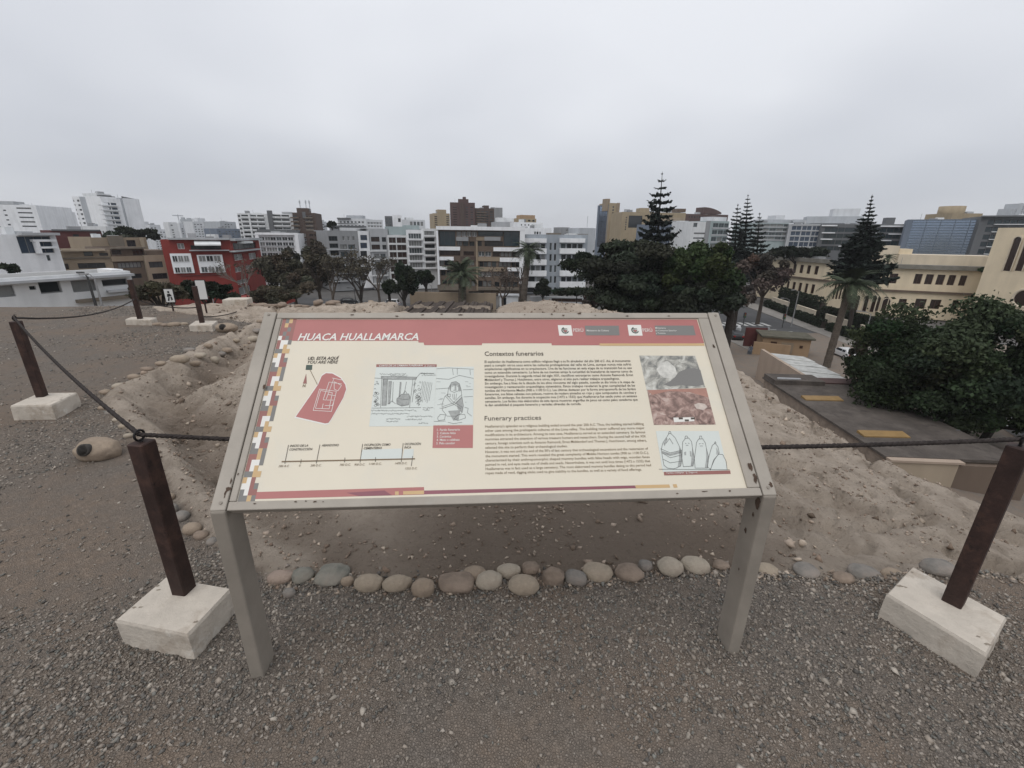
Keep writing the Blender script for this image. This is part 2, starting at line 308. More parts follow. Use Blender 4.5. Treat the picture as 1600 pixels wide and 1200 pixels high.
def ground_mat():
    m = bpy.data.materials.new('mound_soil'); m.use_nodes = True; t = m.node_tree; b = t.nodes['Principled BSDF']; L = t.links.new
    b.inputs['Roughness'].default_value = .95; b.inputs['Specular IOR Level'].default_value = .15
    at = nd(t, 'ShaderNodeAttribute', attribute_name='col'); sp = nd(t, 'ShaderNodeSeparateXYZ'); L(at.outputs['Vector'], sp.inputs[0])
    tc = nd(t, 'ShaderNodeTexCoord')
    def noise(sc, det=6., ro=.65):
        n = nd(t, 'ShaderNodeTexNoise', i_Scale=sc, i_Detail=det, i_Roughness=ro); L(tc.outputs['Object'], n.inputs['Vector']); return n.outputs[0]
    def ramp(f, *st):
        r = nd(t, 'ShaderNodeValToRGB'); e = r.color_ramp.elements
        while len(e) < len(st): e.new(.5)
        for el, (p, c) in zip(e, st): el.position = p; el.color = (*c, 1)
        L(f, r.inputs[0]); return r.outputs[0]
    def mix(f, a, c, bt='MIX'):
        x = nd(t, 'ShaderNodeMix', data_type='RGBA', blend_type=bt)
        if isinstance(f, float): x.inputs[0].default_value = f
        else: L(f, x.inputs[0])
        for s_, v in ((6, a), (7, c)):
            if isinstance(v, tuple): x.inputs[s_].default_value = (*v, 1)
            else: L(v, x.inputs[s_])
        return x.outputs[2]
    def mr(f, a, c, d=0., e=1.):
        r = nd(t, 'ShaderNodeMapRange'); L(f, r.inputs[0])
        for i, v in enumerate((a, c, d, e)): r.inputs[i + 1].default_value = v
        return r.outputs[0]
    # gravel: small cells
    vo = nd(t, 'ShaderNodeTexVoronoi', i_Scale=115.); L(tc.outputs['Object'], vo.inputs['Vector'])
    vd = nd(t, 'ShaderNodeTexVoronoi', i_Scale=115., feature='DISTANCE_TO_EDGE'); L(tc.outputs['Object'], vd.inputs['Vector'])
    sv = nd(t, 'ShaderNodeSeparateXYZ'); L(vo.outputs['Color'], sv.inputs[0])
    gcol = ramp(sv.outputs[0], (0, (.115, .101, .087)), (.5, (.178, .155, .133)), (.85, (.225, .197, .168)), (1, (.28, .246, .212)))
    dust = mr(noise(1.0), .42, .58); gcol = mix(dust, gcol, (.225, .172, .13)); gcol = mix(mr(noise(14), .3, .7, .1, .85), gcol, (.17, .146, .124))
    # dirt
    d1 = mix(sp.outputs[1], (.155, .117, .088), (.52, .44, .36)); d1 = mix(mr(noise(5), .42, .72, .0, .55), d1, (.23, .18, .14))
    d1 = mix(mr(noise(38), .55, .75, 0., .55), d1, (.12, .088, .068)); d1 = mix(mr(noise(90), .6, .78, 0., .5), d1, (.46, .395, .33))
    msk = nd(t, 'ShaderNodeMath', operation='ADD'); L(sp.outputs[0], msk.inputs[0]); L(mr(noise(9), 0, 1, -.25, .25), msk.inputs[1])
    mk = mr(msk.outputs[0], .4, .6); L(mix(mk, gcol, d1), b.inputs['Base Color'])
    h1 = nd(t, 'ShaderNodeMath', operation='MULTIPLY'); L(mr(vd.outputs[0], 0, .25), h1.inputs[0]); h1.inputs[1].default_value = .0042
    h2 = nd(t, 'ShaderNodeMath', operation='MULTIPLY'); L(noise(20, 10., .8), h2.inputs[0]); h2.inputs[1].default_value = .06
    hh = nd(t, 'ShaderNodeMix', data_type='FLOAT'); L(mk, hh.inputs[0]); L(h1.outputs[0], hh.inputs[2]); L(h2.outputs[0], hh.inputs[3])
    bp = nd(t, 'ShaderNodeBump', i_Strength=1., i_Distance=1.); L(hh.outputs[0], bp.inputs['Height']); L(bp.outputs[0], b.inputs['Normal'])
    return m
SOIL = ground_mat()
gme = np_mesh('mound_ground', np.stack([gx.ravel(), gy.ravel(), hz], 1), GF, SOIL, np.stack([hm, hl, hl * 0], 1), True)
tag(link('mound_ground', gme), kind='structure')
PAVE = mat('city_paving', (.105, .10, .095), .9, .25, .12); ASPH = mat('asphalt', (.07, .07, .071), .85, .2, .4); PAINT = mat('road_paint', (.5, .5, .48), .7, .25, 2.)
SIDE = mat('pavement_slabs', (.22, .205, .185), .9, .18, .5)
b = MB(); b.face([(-1600, -1200, S - .25), (1600, -1200, S - .25), (1600, 1900, S - .25), (-1600, 1900, S - .25)]); tag(b.build('city_ground', PAVE), kind='structure')
def sheet(name, pts, z, m): b = MB(); b.face([(p[0], p[1], z) for p in pts]); return tag(b.build(name, m), kind='structure')
RN, RF = [np.array([40.3, 20.]), np.array([40.3, 150.])], [np.array([53.0, 20.]), np.array([61.5, 150.])]
b = MB(); b.prism([(40.3, 20), (51, 20), (62.0, 150), (40.3, 150)], S - .2, S - .12); tag(b.build('road', ASPH), kind='structure')
b = MB(); b.prism([(51.06, 20), (55.5, 20), (66.5, 150), (62.06, 150)], S - .25, S + .02); tag(b.build('pavement', SIDE), kind='structure')
b = MB(); b.prism([(36.5, 20), (40.25, 20), (40.25, 75), (36.5, 75)], S - .25, S + .02); tag(b.build('pavement', SIDE), kind='structure')
b = MB(); b.prism([(-70, 112), (37, 84), (40.2, 92), (-70, 122)], S - .2, S - .125); tag(b.build('road', ASPH), kind='structure')
b = MB()                                                      # painted lines on the road
for i in range(7): b.box(41.6 + i * 1.5, 86, S - .12, 42.4 + i * 1.5, 89.5, S - .116)
for i in range(5): b.box(42.0 + i * 1.7, 55.2, S - .12, 43.0 + i * 1.7, 58.2, S - .116)
for p in [(1222, 530), (1250, 536), (1282, 540), (1225, 518), (1200, 515), (1306, 560), (1322, 566)]:
    q = atz(*p, S - .12); b.box(q[0] - 1.6, q[1] - .12, S - .12, q[0] + 1.6, q[1] + .12, S - .116)
b.box(47.0, 60, S - .12, 47.14, 84, S - .1165)
tag(b.build('road_markings', PAINT), kind='structure')
# ------------------------------------------------------------------ buildings, left to right
B = Bld('apartment_block', 'wide white block with long strip windows, at the far left edge of the skyline', -60, 318, 190, 55, 196, 22, WHITE)
B.grid(28, 322, 55, 357, 1, 5, .86, .3, 'M', 'd', 5); B.grid(-55, 325, 0, 357, 5, 5, .35, .35, 'D', 'd', 2); B.grid(6, 325, 18, 362, 1, 5, .4, .3, 'D', 'd', 1)
B.vol(-20, 314, 20, 319, LGREY, 3, 9); B.finish()
B = Bld('apartment_block', 'grey windowless block wall joined to the white strip-window block', 56, 323, 200, 80, 214, 18, GREY); B.slabs(58, 326, 74, 358, 5, .3, LGREY, .6); B.finish()
B = Bld('apartment_block', 'narrow brown block with small cream balconies beside the grey block', 80, 326, 225, 103, 232, 14, OLIVE); B.slabs(80, 330, 88, 358, 5, .45, BEIGE, .8); B.win(92, 332, 97, 336, 'D', 'd', 1); B.finish()
B = Bld('apartment_block', 'small white block with square windows tucked left of the tall white tower', 99, 331, 215, 117, 218, 12, WHITE); B.grid(101, 336, 116, 354, 2, 3, .5, .6, 'D', 'd', 2); B.finish()
B = Bld('apartment_tower', 'tall white tower with a blank front panel and a grey right flank', 112, 307, 175, 156, 172, 14, WHITE); B.grid(115, 310, 139, 352, 3, 6, .5, .42, 'M', 'd', 2)
B.vol(128, 302, 150, 308, WHITE2, 2, 7); B.vol(148, 299, 153, 303, LGREY, 3, 5); B.finish()
B = Bld('apartment_tower', 'white tower wing with dark blue window bays and balconies beside the blank panel', 156.3, 309, 172, 188, 178, 13, WHITE)
B.grid(157, 315, 187, 358, 3, 6, .86, .5, 'B', 'd', 2); B.slabs(157, 315, 187, 358, 6, .2, WHITE2, .9); B.vol(158, 305, 174, 310, DGREY, 2, 6); B.finish()
B = Bld('apartment_tower', 'plain grey slab flank on the right of the white tower', 188.3, 309.5, 178, 214, 196, 12, FAR2); B.slab(190, 309, 213, 312, DGREY, .1, 'coping'); B.finish()
B = Bld('house', 'white modern house with a glazed blue terrace, nearest at the left edge', -40, 366, 78, 86, 88, 14, WHITE)
B.win(30, 369, 82, 396, 'B', 'g', 4); B.win(73, 399, 79, 407, 'D', 'd', 1); B.slab(26, 363.5, 86, 367.5, LGREY, 1.5, 'roof_slab'); B.slab(46, 374, 82, 377.5, WHITE, 1.1, 'canopy'); B.slab(50, 377.6, 56, 396, WHITE, 1.1, 'column'); B.slab(56.5, 385, 84, 388, WHITE, 1.1, 'canopy'); B.finish()
B = Bld('building', 'dark red flat-roofed block behind the brown flats', 78, 360, 120, 158, 128, 16, DRED); B.win(115, 366, 125, 378, 'D', 'd', 1); B.slab(80, 358.5, 156, 361, DGREY, .4, 'coping'); B.slab(140, 364, 150, 374, GREY, .3, 'panel'); B.finish()
B = Bld('building', 'low white block with a pale parapet below the white tower', 112, 353, 150, 165, 152, 12, WHITE2); B.grid(150, 360, 164, 368, 3, 1, .6, .7, 'C', 'g', 1); B.finish()
B = Bld('apartment_block', 'tan penthouse volumes stepping up behind the brown flats', 140, 371, 112, 228, 122, 14, TAN)
B.win(198, 375, 212, 385, 'D', 'd', 2); B.slab(166, 368, 190, 396, OLIVE, .5, 'panel'); B.slab(217, 371, 222, 392, BEIGE, .6, 'fin'); B.finish()
B = Bld('apartment_block', 'brown flats with wide dark strip windows under a flat overhanging roof', 85, 392, 92, 171, 98, 16, TAN)
B.win(122, 411, 165, 419.5, 'D', 'd', 3); B.win(131, 393, 145, 400, 'D', 'd', 1); B.win(155, 395, 169, 400, 'D', 'd', 1); B.win(90, 412, 108, 421, 'R', 'd', 2); B.slab(95, 389, 163, 392.3, BEIGE, 1.2, 'roof_slab'); B.slab(86, 402, 171, 404, OLIVE, .3, 'ledge')
b_ = B.finish()
B = Bld('apartment_block', 'brown brick flats with a red recessed terrace, middle of the brown row', 171.3, 388, 98, 224, 103, 16, BROWN)
B.win(184, 410, 221, 419, 'G', 'd', 6); B.win(172, 391, 190, 398, 'R', 'd', 2); B.win(207, 390, 236, 398, 'R', 'd', 3); B.slab(171, 386, 224, 388.6, OLIVE, 1.2, 'roof_slab'); B.slab(172, 400, 223, 408, TAN, .4, 'spandrel'); B.win(176, 428, 222, 436, 'D', 'd', 4); B.finish()
B = Bld('apartment_block', 'light beige flats with one wide dark window beside the red building', 224.3, 399, 102, 265, 106, 14, BEIGE); B.win(233, 409, 255, 418, 'D', 'd', 3); B.win(238, 427, 262, 436, 'D', 'd', 3); B.vol(228, 391, 262, 399.5, BROWN, 3, 10); B.finish()
B = Bld('apartment_building', 'red apartment building with two white window panels and a striped awning', 263, 374, 98, 358, 104, 16, RED, roofm=LGREY)
B.slab(265, 396, 298, 427, WHITE, .35, 'white_panel'); B.slab(307, 398, 347, 426, WHITE, .35, 'white_panel')
for x0, x1, y0, y1 in ((269, 296, 399, 409), (273, 300, 417, 426), (310, 345, 399, 408.5), (314, 347, 416, 425.5)):
    u0, v0, u1, v1 = B.box(x0, y0, x1, y1); n = 3
    for i in range(n):
        f, q = window_mesh(round((u1 - u0) / n - .12, 1), round(v1 - v0, 1), 2, 1, 'w', random.choice([G_D, G_G, G_C])); o = link('window', f, B.root, (u0 + (u1 - u0) * i / n + .06, -.46, v0)); link('pane', q, o)
B.win(277, 380, 288, 389, 'M', 'w', 2); B.win(298, 383, 345, 390, 'D', 'd', 5); B.slab(262, 371.5, 358, 374.5, LGREY, 1.0, 'roof_slab'); B.slab(296, 390.3, 358, 391.8, LGREY, 1.2, 'balcony'); B.slab(282, 429.5, 352, 430.5, DRED, .2, 'ledge')
u0, v1 = B.uv(303, 375.5); u1, v0 = B.uv(345, 381.5); q = MB(); q.face([(u0, -.05, v1), (u1, -.05, v1), (u1, -2.2, v0), (u0, -2.2, v0)]); q.face([(u0, -2.2, v0), (u1, -2.2, v0), (u1, -2.2, v0 - .25), (u0, -2.2, v0 - .25)]); q.build('awning', WHITE2, B.root); B.finish()
B = Bld('apartment_building', 'red wing with small white windows receding behind bare branches', 358.3, 375, 104, 404, 122, 14, RED)
for a in ((366, 397, 380, 407), (389, 395, 401, 405), (362, 418, 378, 426), (384, 414, 396, 420), (360, 397, 363.5, 407), (366, 437, 388, 444), (370, 448, 392, 460)): B.win(*a, 'C', 'w', 2)
B.slab(359, 372, 404, 375.5, LGREY, 1., 'roof_slab'); B.slab(358, 390, 403, 392, LGREY, 1.2, 'balcony'); B.win(364, 379, 400, 389, 'D', 'd', 4); B.slab(370, 377, 384, 380, WHITE2, 1.6, 'awning'); B.finish()
for nm, lab, a in (('tower', 'pale slim tower with a crane-like mast above the red building', (280, 349, 330, 300, 340, 14, FAR)), ('tower', 'pale tower with a stepped gable top above the red building', (300, 346, 320, 330, 330, 14, FAR)),
                   ('tower', 'far pale block with horizontal windows right of the stepped tower', (322, 352, 345, 338, 350, 16, FAR)), ('tower', 'grey cluster tower with twin tops behind the striped flats', (281, 342.5, 520, 300, 525, 20, FAR2)),
                   ('tower', 'rounded pale tower far behind the red building', (300, 341.5, 520, 316, 525, 20, FAR)), ('tower', 'square grey tower left of the striped slab flats', (343, 346, 300, 368, 310, 16, FAR2)),
                   ('tower', 'blue-grey low block under the square grey tower', (338, 357, 230, 380, 240, 16, BLUEG)), ('tower', 'pale low block at the foot of the white tower', (214, 346, 420, 232, 430, 20, FAR)), ('tower', 'slim pale tower first right of the white tower', (233, 351, 380, 250, 390, 16, FAR)),
                   ('tower', 'pale blocks with dark windows left of the red roof', (238, 358, 260, 268, 266, 14, FAR)), ('tower', 'white stair block just left of the red roof', (262, 347, 240, 276, 243, 8, WHITE2))):
    B = Bld(nm, lab, *a); x0, y0 = a[0], a[1]; n = max(2, int((a[3] - a[0]) / 5)); B.grid(x0 + 1, y0 + 3, a[3] - 1, y0 + 40, n, 10, .55, .45, 'G', 'g', 1, skip=.15)
    if 'stepped' in lab: B.vol(x0 + 8, y0 - 5, x0 + 20, y0 + 1, FAR, 1, 6)
    if 'mast' in lab: q = MB(); q.tube([(3, 3, B.H), (3, 3, B.H + 6)], .25, 5); q.box(-1, 2.7, B.H + 5, 7, 3.3, B.H + 5.5); q.build('mast', FAR2, B.root)
    if 'twin' in lab: B.vol(x0 + 1, y0 - 3, x0 + 6, y0 + 1, FAR2, 1, 8); B.vol(x0 + 10, y0 - 2, x0 + 16, y0 + 1, FAR2, 1, 8)
    B.finish()
B = Bld('apartment_block', 'long pale block of flats striped with balconies and a grey lift core', 370, 333, 210, 456, 216, 16, WHITE2, roofm=LGREY)
B.grid(380, 334, 416, 380, 3, 7, .9, .5, 'D', 'd', 4); B.grid(429, 334, 455, 380, 2, 7, .9, .5, 'D', 'd', 4); B.grid(371, 334, 379, 380, 1, 7, .9, .5, 'D', 'd', 2); B.slabs(380, 334, 416, 380, 7, .34, WHITE2, .9); B.slabs(429, 334, 455, 380, 7, .34, WHITE2, .9)
B.slab(417.5, 329, 425, 400, DGREY, 1.2, 'lift_core'); B.slab(388, 333, 390.5, 390, WHITE2, 1.2, 'fin'); B.vol(440, 331, 455, 334, LGREY, 3, 7); B.finish()
B = Bld('apartment_tower', 'dark brown brick tower topped with a water tank and antennas', 456.5, 332, 206, 492, 208, 15, DBROWN)
B.grid(458, 335, 468, 385, 1, 8, .8, .5, 'G', 'd', 3); B.grid(478, 335, 491, 385, 2, 8, .7, .45, 'R', 'g', 2); B.slabs(457, 335, 470, 385, 8, .35, BROWN, .8); B.slabs(479, 335, 491, 385, 8, .3, OLIVE, .6)
v = B.vol(463, 325, 481, 333, DBROWN, 2, 8); B.slab(472, 331, 477, 341, DGREY, .3, 'panel'); q = MB(); u = B.uv(466, 325)[0]
for k in (0, 2.5, 4): q.tube([(u + k, 4, B.H + 1), (u + k, 4, B.H + 5.5)], .16, 5); q.box(u + k - .3, 3.8, B.H + 4, u + k + .3, 4.2, B.H + 5)
q.build('antenna', FAR2, B.root); B.finish()
B = Bld('building', 'blue-white fronted flats set in a thick white frame behind the bare trees', 399, 364, 128, 466, 131, 16, WHITE, roofm=DGREY)
B.grid(406, 369, 460, 402, 6, 4, .94, .72, 'M', 'w', 2, skip=0); B.slabs(405, 368, 461, 402, 4, .16, LGREY, .15, 'band'); B.slab(399, 363.5, 466, 367, WHITE, .7, 'frame_beam'); B.slab(399, 367.2, 404.5, 410, WHITE, .7, 'frame_column'); B.slab(460.5, 367.2, 466, 410, WHITE, .7, 'frame_column'); B.vol(401, 358.5, 462, 364, DGREY, 3, 10); B.finish()
B = Bld('tower', 'grey-blue tower with faint floor lines right of the brown brick tower', 493, 346, 300, 510, 303, 14, FAR2); B.grid(494, 349, 509, 372, 2, 6, .7, .5, 'G', 'g', 1); B.vol(497, 343.5, 506, 347, FAR2, 2, 8); B.finish()
B = Bld('building', 'dark brown brick flats with a white framed bay above the bare trees', 466.5, 361, 140, 500, 141, 12, DBROWN); B.grid(468, 364, 480, 385, 1, 3, .8, .6, 'G', 'w', 3); B.grid(483, 364, 499, 385, 2, 3, .7, .5, 'R', 'd', 2); B.finish()
B = Bld('building', 'white block with a flat dark rooftop canopy behind the grey flats', 527, 341, 230, 572, 231, 14, FAR); B.grid(530, 344, 570, 356, 7, 2, .6, .5, 'G', 'g', 2); B.vol(541, 336.5, 566, 341.5, FAR2, 2, 8); B.slab(527, 340.3, 548, 342, DGREY, .8, 'roof_slab'); B.finish()
B = Bld('building', 'grey-white glazed block with roof sheds behind the grey flats', 572.4, 343, 231, 598, 234, 14, FAR); B.grid(574, 346, 597, 356, 5, 2, .8, .6, 'G', 'w', 2); B.finish()
B = Bld('building', 'white stair tower with grey flanking blocks above the white balconies', 613, 336, 240, 627, 241, 12, WHITE); B.win(622, 341, 626, 347, 'D', 'd', 1); B.finish()
B = Bld('building', 'dark grey narrow block on the left of the white stair tower', 601, 337.5, 243, 612.8, 244, 10, DGREY); B.grid(602, 340, 612, 354, 2, 3, .6, .5, 'G', 'g', 1); B.finish()
B = Bld('building', 'pale low block with a glass front on the right of the white stair tower', 627.3, 343, 241, 664, 244, 12, FAR); B.grid(640, 345, 662, 354, 4, 1, .7, .7, 'G', 'g', 2); B.vol(634, 340, 646, 343.5, WHITE2, 2, 8); B.finish()
B = Bld('apartment_building', 'mid grey flats with a white stair column and a dark roof pergola', 511, 360, 130, 577, 137, 16, GREY, roofm=DGREY)
B.grid(515, 367, 530, 412, 1, 4, .9, .62, 'D', 'd', 3); B.grid(533, 367, 556, 378, 3, 1, .45, .6, 'C', 'w', 1); B.grid(533, 380, 558, 436, 2, 5, .8, .6, 'M', 'd', 2); B.grid(514, 412, 531, 446, 1, 3, .9, .5, 'M', 'd', 3)
B.slab(558.5, 361, 575, 450, WHITE, .5, 'stair_column')
for k in range(6):
    u0, v1 = B.uv(562, 367 + k * 12.5); u1, v0 = B.uv(573, 375 + k * 12.5); f, q = window_mesh(round(u1 - u0, 1), round(v1 - v0, 1), 2, 2, 'd', G_B if k < 2 else G_D); o = link('window', f, B.root, (u0, -.55, v0)); link('pane', q, o)
B.slabs(513, 378, 558, 440, 5, .12, LGREY, .7); B.vol(516, 352.5, 572, 356, DGREY, 2, 9, 'pergola_roof', B.H + .9); B.vol(530, 349, 560, 352, DGREY, 4, 9, 'pergola_roof', B.H + 1.9); B.finish()
B = Bld('apartment_building', 'grey flats with dark loggias between the white stair column and brown balconies', 577.4, 357, 136, 605.5, 139, 14, LGREY, roofm=GREY)
B.grid(577, 368, 595, 392, 1, 2, .85, .62, 'R', 'd', 2); B.grid(596, 368, 605, 392, 1, 2, .75, .6, 'D', 'd', 2); B.grid(586, 394, 605, 444, 2, 4, .86, .66, 'G', 'g', 2); B.slabs(577, 380, 605, 444, 5, .14, WHITE2, .4); B.finish()
B = Bld('apartment_building', 'white banded flats with dark brown glass, in the middle of the receding row', 606, 367.5, 137, 636.5, 139.5, 14, WHITE2, roofm=LGREY)
B.grid(606, 369.5, 636.5, 437, 2, 6, .93, .74, 'R', 'g', 2); B.vol(607, 354, 635, 367, PALEG, 1.5, 8); B.finish()
B = Bld('apartment_building', 'bright white flats with five tiers of glazed balconies', 636.8, 359, 138.5, 661.5, 140.5, 14, WHITE, roofm=LGREY)
B.grid(637.5, 363.5, 660.5, 420, 1, 5, .93, .78, 'G', 'w', 5); B.slabs(637, 363.5, 661, 420, 5, .2, WHITE, .9); B.vol(635, 352, 655, 358.5, PALEG, 3, 9, 'roof_block'); B.finish()
B = Bld('apartment_building', 'slim white flats with dark balconies squeezed against the big white frame', 661.8, 357, 139.5, 681, 141, 14, WHITE2, roofm=DGREY)
B.grid(662, 359.5, 680.5, 420, 1, 6, .9, .66, 'M', 'd', 3); B.slabs(662, 359.5, 680.5, 420, 6, .26, WHITE, .8); B.finish()
B = Bld('apartment_tower', 'dark brown brick tower with a stepped chimney top in the centre skyline', 703, 316, 270, 742, 272, 18, MAROON)
B.grid(706, 322, 716, 356, 1, 9, .6, .4, 'R', 'd', 2); B.grid(726, 322, 741, 356, 2, 9, .55, .45, 'D', 'd', 2); B.slab(719, 317, 725, 365, DBROWN, .8, 'fin'); B.vol(716, 311, 732, 317, MAROON, 1, 8); B.vol(723, 307.5, 728, 312, MAROON, 1, 5, 'chimney'); B.finish()
B = Bld('apartment_tower', 'tan tower with balconies joined to the left of the dark brown tower', 677.5, 333, 268, 702.6, 271, 16, TANB); B.grid(678.5, 337, 684, 356, 1, 6, .8, .5, 'R', 'd', 2); B.grid(697, 337, 702, 356, 1, 6, .8, .5, 'D', 'd', 1); B.vol(684, 327.5, 697, 333.5, TANB, .5, 8); B.finish()
B = Bld('apartment_tower', 'brown tower with rows of dark balconies joined to the right of the dark brown tower', 742.5, 325, 273, 785, 277, 16, DBROWN)
B.grid(744, 329, 771, 356, 4, 7, .7, .5, 'D', 'd', 2); B.slabs(744, 329, 760, 356, 7, .4, BROWN, .8); B.slab(772, 324.5, 785, 356, GREY, .3, 'panel'); B.vol(756, 321, 764, 326, DBROWN, 2, 8); B.finish()
B = Bld('building', 'orange-fronted block perched on white terraces behind the big white frame', 806, 341, 200, 838, 203, 12, TANB); B.grid(817, 343, 837, 346.5, 3, 1, .55, .7, 'D', 'd', 1); B.vol(814, 336, 836, 341.5, ORANGE, 2, 8); B.finish()
B = Bld('building', 'low white terrace block below the orange-fronted block', 803, 347, 185, 848, 188, 12, WHITE); B.grid(812, 349, 846, 354, 6, 1, .35, .5, 'D', 'd', 1); B.finish()
B = Bld('building', 'grey-white roof blocks with a railing right of the brown towers', 775, 346.5, 190, 806, 192, 10, LGREY); B.vol(777, 340, 790, 347, WHITE2, 2, 6); B.vol(790.5, 341, 803, 346.7, WHITE2, 4, 6, 'railing'); B.finish()
B = Bld('building', 'white flats with small windows rising behind the right of the big frame', 812, 356, 165, 862, 167, 14, WHITE); B.grid(834, 361, 846, 367, 3, 1, .7, .7, 'C', 'g', 1); B.vol(836, 350.5, 846, 356.5, WHITE2, 2, 7); B.finish()
B = Bld('apartment_building', 'big apartment block inside a bold white frame with brown brick centre', 682, 354.5, 126, 820, 127, 18, BROWN, roofm=WHITE2)
B.rec = .5
B.win(686, 361, 711.5, 384.5, 'T', 'd', 3); B.win(787, 361, 811.5, 385, 'T', 'd', 2); B.grid(713, 361.5, 745, 369.5, 4, 1, .85, .9, 'C', 'w', 2); B.win(747, 361.5, 786, 369.5, 'T', 'd', 3)
B.grid(713, 377, 742, 384.5, 3, 1, .8, .9, 'M', 'd', 2); B.win(746.5, 376, 752.5, 384.5, 'D', 'd', 1); B.win(757, 377, 786, 385, 'D', 'd', 3)
B.win(687, 392, 719, 399.5, 'R', 'b', 4); B.win(724, 392.5, 741, 400, 'R', 'b', 1); B.grid(747, 392.5, 768, 401, 2, 1, .9, .95, 'M', 'w', 2); B.win(770, 393.5, 781, 401, 'R', 'd', 2); B.grid(782, 393.5, 812, 402, 5, 1, .9, .95, 'C', 'd', 1)
B.grid(687, 407, 709, 415.5, 3, 1, .9, .95, 'C', 'd', 1); B.grid(722, 408, 742, 415, 2, 1, .85, .9, 'C', 'd', 2); B.grid(749, 408.5, 768, 417, 3, 1, .9, .95, 'M', 'd', 1); B.win(768.5, 408.5, 775.5, 417, 'D', 'd', 1); B.grid(779, 409.5, 812, 417.5, 5, 1, .9, .95, 'C', 'd', 1)
B.grid(688, 422, 706, 431, 2, 1, .85, .9, 'D', 'd', 2); B.grid(748, 424.5, 768, 432.5, 3, 1, .9, .95, 'C', 'w', 1); B.win(769, 425, 788, 431.5, 'G', 'd', 3); B.grid(793, 425, 811, 434, 2, 1, .8, .95, 'M', 'w', 1)
B.grid(690, 437, 718, 444, 3, 1, .8, .9, 'D', 'd', 2); B.grid(728, 438.5, 743, 447.5, 2, 1, .85, .95, 'C', 'd', 1); B.grid(747, 438.5, 768, 448.5, 3, 1, .9, .95, 'C', 'd', 1); B.grid(772, 440, 810, 449, 4, 1, .8, .9, 'M', 'd', 2); B.win(732, 455, 756, 463, 'D', 'd', 3)
B.slab(682, 354.2, 820, 359.8, WHITE, 1.2, 'frame_beam'); B.slab(682, 360, 684.8, 444, WHITE, 1.2, 'frame_column'); B.slab(812.3, 360, 820, 444, WHITE, 1.2, 'frame_column')
for a in ((685.2, 385.3, 719, 391), (771, 386.5, 812, 392.5), (685.2, 401, 709, 406.5), (781, 402.5, 812, 409), (793, 418, 812, 423.5), (685.2, 416, 699, 421)): B.slab(*a, WHITE, .8, 'white_spandrel')
B.slab(713, 370, 732, 376.5, GREY, .9, 'balcony'); B.slab(757, 370, 782, 376, GREY, .9, 'balcony'); B.slab(744, 370.5, 770, 376, TAN, .15, 'spandrel'); B.slab(743.5, 377, 746.2, 454, TAN, .3, 'fin'); B.slab(747, 401.5, 781, 408, TAN, .2, 'spandrel'); B.slab(747, 417.4, 790, 424, TAN, .2, 'spandrel')
B.slab(719.5, 400.5, 743, 407.5, DBROWN, .2, 'spandrel'); B.slab(747, 449, 812, 453, OLIVE, .8, 'ledge'); B.slab(684, 445, 724, 453, OLIVE, .8, 'ledge'); B.finish()
B = Bld('apartment_building', 'blue-grey and white flats with white parapet bands behind the tall palm', 820.8, 366, 131, 919, 133, 16, LGREY, roofm=GREY)
LB = wall('pale_bluegrey_wall', (.30, .33, .36)); B.m = LB
for k in range(5):
    y0 = 380 + k * 17.3
    B.grid(821, y0, 852.5, y0 + 10.5, 4 if k < 3 else 2, 1, .9, .95, 'M' if k < 3 else 'C', 'w', 1); B.grid(876, y0, 911, y0 + 10.5, 4, 1, .9, .95, 'D', 'w', 1)
    B.slab(817, y0 - 9.3 + (1.6 if k == 0 else 0), 853, y0 - 1, WHITE, 1.3, 'parapet_band'); B.slab(874, y0 - 9.3 + (1.6 if k == 0 else 0), 913, y0 - 1, WHITE, 1.3, 'parapet_band')
    B.grid(857, y0 - .5, 871, y0 + 11, 2, 1, .55, .95, 'D', 'w', 1)
B.vol(859, 364, 877, 367.5, OLIVE, 3, 9); B.vol(913.5, 365.5, 919, 366.5, OLIVE, .5, 9); B.finish()
B = Bld('building', 'small grey roof block standing alone above the blue-grey flats', 875, 355, 190, 890, 191, 8, GREY); B.win(884, 358, 889, 362, 'C', 'w', 1); B.finish()
B = Bld('building', 'plain pale grey block with a thin mast left of the blue glass tower', 906, 356, 180, 931, 182, 12, FAR2); B.vol(890, 366, 906, 370, WHITE2, 1, 6)
q = MB(); q.tube([(5, 4, B.H - .4), (5, 4, B.H + 4.5)], .1, 5); q.build('mast', FAR2, B.root); B.finish()
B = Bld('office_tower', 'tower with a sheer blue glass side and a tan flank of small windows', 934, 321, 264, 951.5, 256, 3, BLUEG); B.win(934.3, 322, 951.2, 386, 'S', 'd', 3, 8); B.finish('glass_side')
B2 = B
B = Bld('office_tower', 'tan tower flank with one column of small dark windows beside the blue glass', 951.8, 317, 256, 968.5, 258, 11, TANB); B.grid(954, 321, 958, 386, 1, 14, .6, .55, 'D', 'd', 1); B.slab(964, 317, 968.5, 390, TAN, .3, 'fin'); B.vol(948, 310.5, 953.5, 318, TAN, .5, 5, 'lift_shaft', B.H - 4); B.finish()
B = Bld('building', 'tan building with one large dark square window beside the tall pine', 973, 331, 225, 1072, 228, 18, TANB)
B.win(982, 337, 1003, 356, 'D', 'd', 1); B.grid(976, 338, 980, 360, 1, 6, .5, .6, 'D', 'd', 1); B.vol(1001, 325, 1015, 331.5, TANB, 2, 8); B.vol(1058, 326, 1072, 331.5, BROWN, 2, 8); B.slab(1020, 340, 1070, 346, BEIGE, .4, 'ledge'); B.finish()
B = Bld('building', 'maroon building with a curved sail-like roof behind the pines', 1071, 334, 300, 1138, 308, 20, MAROON); B.grid(1075, 337, 1100, 341, 6, 1, .5, .6, 'D', 'd', 1)
